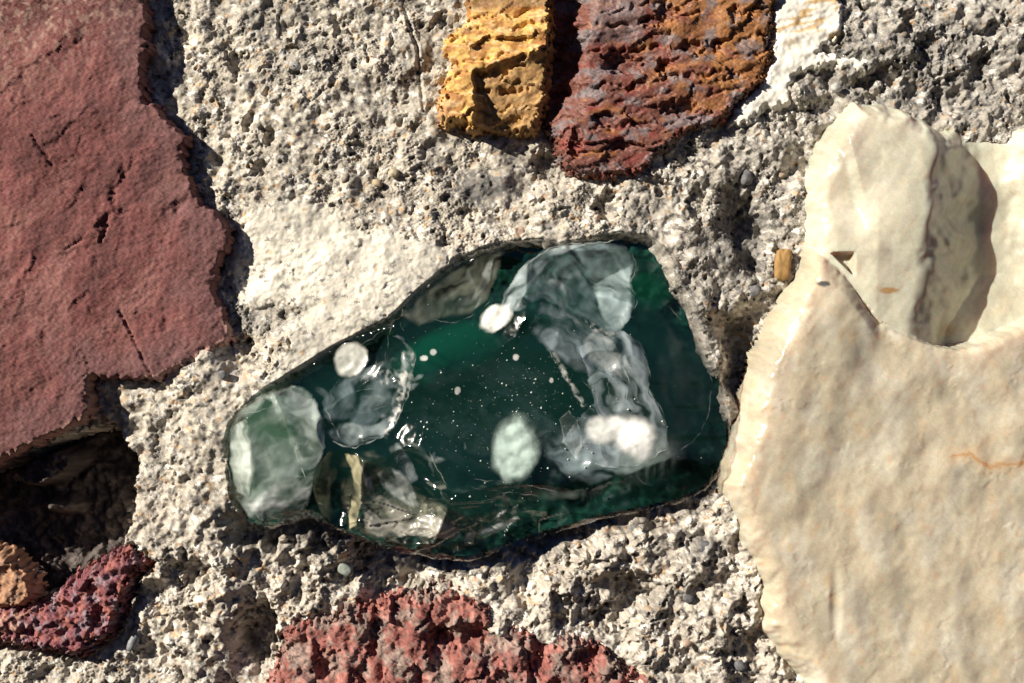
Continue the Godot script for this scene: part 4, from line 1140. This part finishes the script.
	var tones := [Color(0.20, 0.20, 0.21), Color(0.36, 0.35, 0.34), Color(0.48, 0.38, 0.28), Color(0.56, 0.54, 0.50), Color(0.30, 0.25, 0.21), Color(0.42, 0.30, 0.24)]
	var made := 0
	while made < 10:
		var x := rng.randf_range(150, 1010)
		var y := rng.randf_range(5, 678)
		var z := wall_shape(x, y)
		if z < -12.0 or inside_of(f_glass, x, y) > -10.0 or f_quartz.at(x, y) > -8.0 or f_slab.at(x, y) > -6.0 or inside_of(f_red, x, y) > -8.0 or inside_of(f_wood, x, y) > -8.0 or inside_of(f_gold, x, y) > -8.0 or inside_of(f_rind, x, y) > -4.0 or inside_of(f_patch, x, y) > 0.0 or inside_of(f_purple, x, y) > -6.0:
			continue
		made += 1
		var r := 2.6 + 3.2 * pow(rng.randf(), 2.0)
		node("pebble", pebble_mesh(Vector3(x, y, z - 0.3 * r), Vector3(r, r * rng.randf_range(0.65, 1.0), r * 0.8), tones[rng.randi() % 6], made * 13, 0.5 * rng.randf(), rng.randf() * PI), pm, wall)
	# stones
	var m := relief(bounds(slab_poly), 1.5, slab_shape, slab_paint)
	back_plate(slab_poly, -26.0, Color(0.3, 0.13, 0.11), m)
	var o := node("red_sandstone", m, stone_material(0.85, 0.3))
	o.set_meta("label", "broad flat dark red sandstone slab with ragged right edge in upper left")
	o.set_meta("category", "stone")
	print("slab ", Time.get_ticks_msec())
	var wood := thing("petrified_wood", "layered block of petrified wood, golden left and rust red right, above the glass", "stone")
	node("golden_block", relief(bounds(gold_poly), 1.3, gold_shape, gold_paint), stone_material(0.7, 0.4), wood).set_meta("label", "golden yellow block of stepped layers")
	node("red_block", relief(bounds(wood_poly), 1.3, wood_shape, wood_paint), stone_material(0.6, 0.45), wood).set_meta("label", "rust red and brown banded block")
	node("pale_rind", relief(bounds(rind_poly), 1.4, rind_shape, rind_paint), stone_material(0.8, 0.3), wood).set_meta("label", "chalky white rind on the right side")
	print("wood ", Time.get_ticks_msec())
	var qm := stone_material(0.24, 0.5)
	qm.subsurf_scatter_enabled = true
	qm.subsurf_scatter_strength = 0.3
	m = relief(bounds(quartz_poly), 1.5, quartz_shape, quartz_paint)
	back_plate(quartz_poly, -36.0, Color(0.6, 0.55, 0.45), m)
	o = node("quartz_boulder", m, qm)
	o.set_meta("label", "cream white quartz boulder with a deep shaded hollow on the right")
	o.set_meta("category", "stone")
	print("quartz ", Time.get_ticks_msec())
	build_glass()
	print("glass ", Time.get_ticks_msec())
	m = relief(bounds(red_poly), 1.4, red_shape, red_paint)
	o = node("red_stone", m, stone_material(0.9, 0.25))
	o.set_meta("label", "rough crumbly brick red stone below the glass at the bottom edge")
	o.set_meta("category", "stone")
	m = relief(bounds(purple_poly), 1.4, purple_shape, purple_paint)
	o = node("purple_stone", m, stone_material(0.75, 0.35))
	o.set_meta("label", "small jagged purple red stone in lower left corner")
	o.set_meta("category", "stone")
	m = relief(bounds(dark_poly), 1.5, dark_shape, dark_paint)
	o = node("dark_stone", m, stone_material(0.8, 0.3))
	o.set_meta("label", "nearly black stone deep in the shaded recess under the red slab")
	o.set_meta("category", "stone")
	m = relief(bounds(orange_poly), 1.5, orange_shape, orange_paint)
	o = node("orange_stone", m, stone_material(0.85, 0.3))
	o.set_meta("label", "small orange brown stone at the left edge beside the purple stone")
	o.set_meta("category", "stone")
	print("done ", Time.get_ticks_msec())
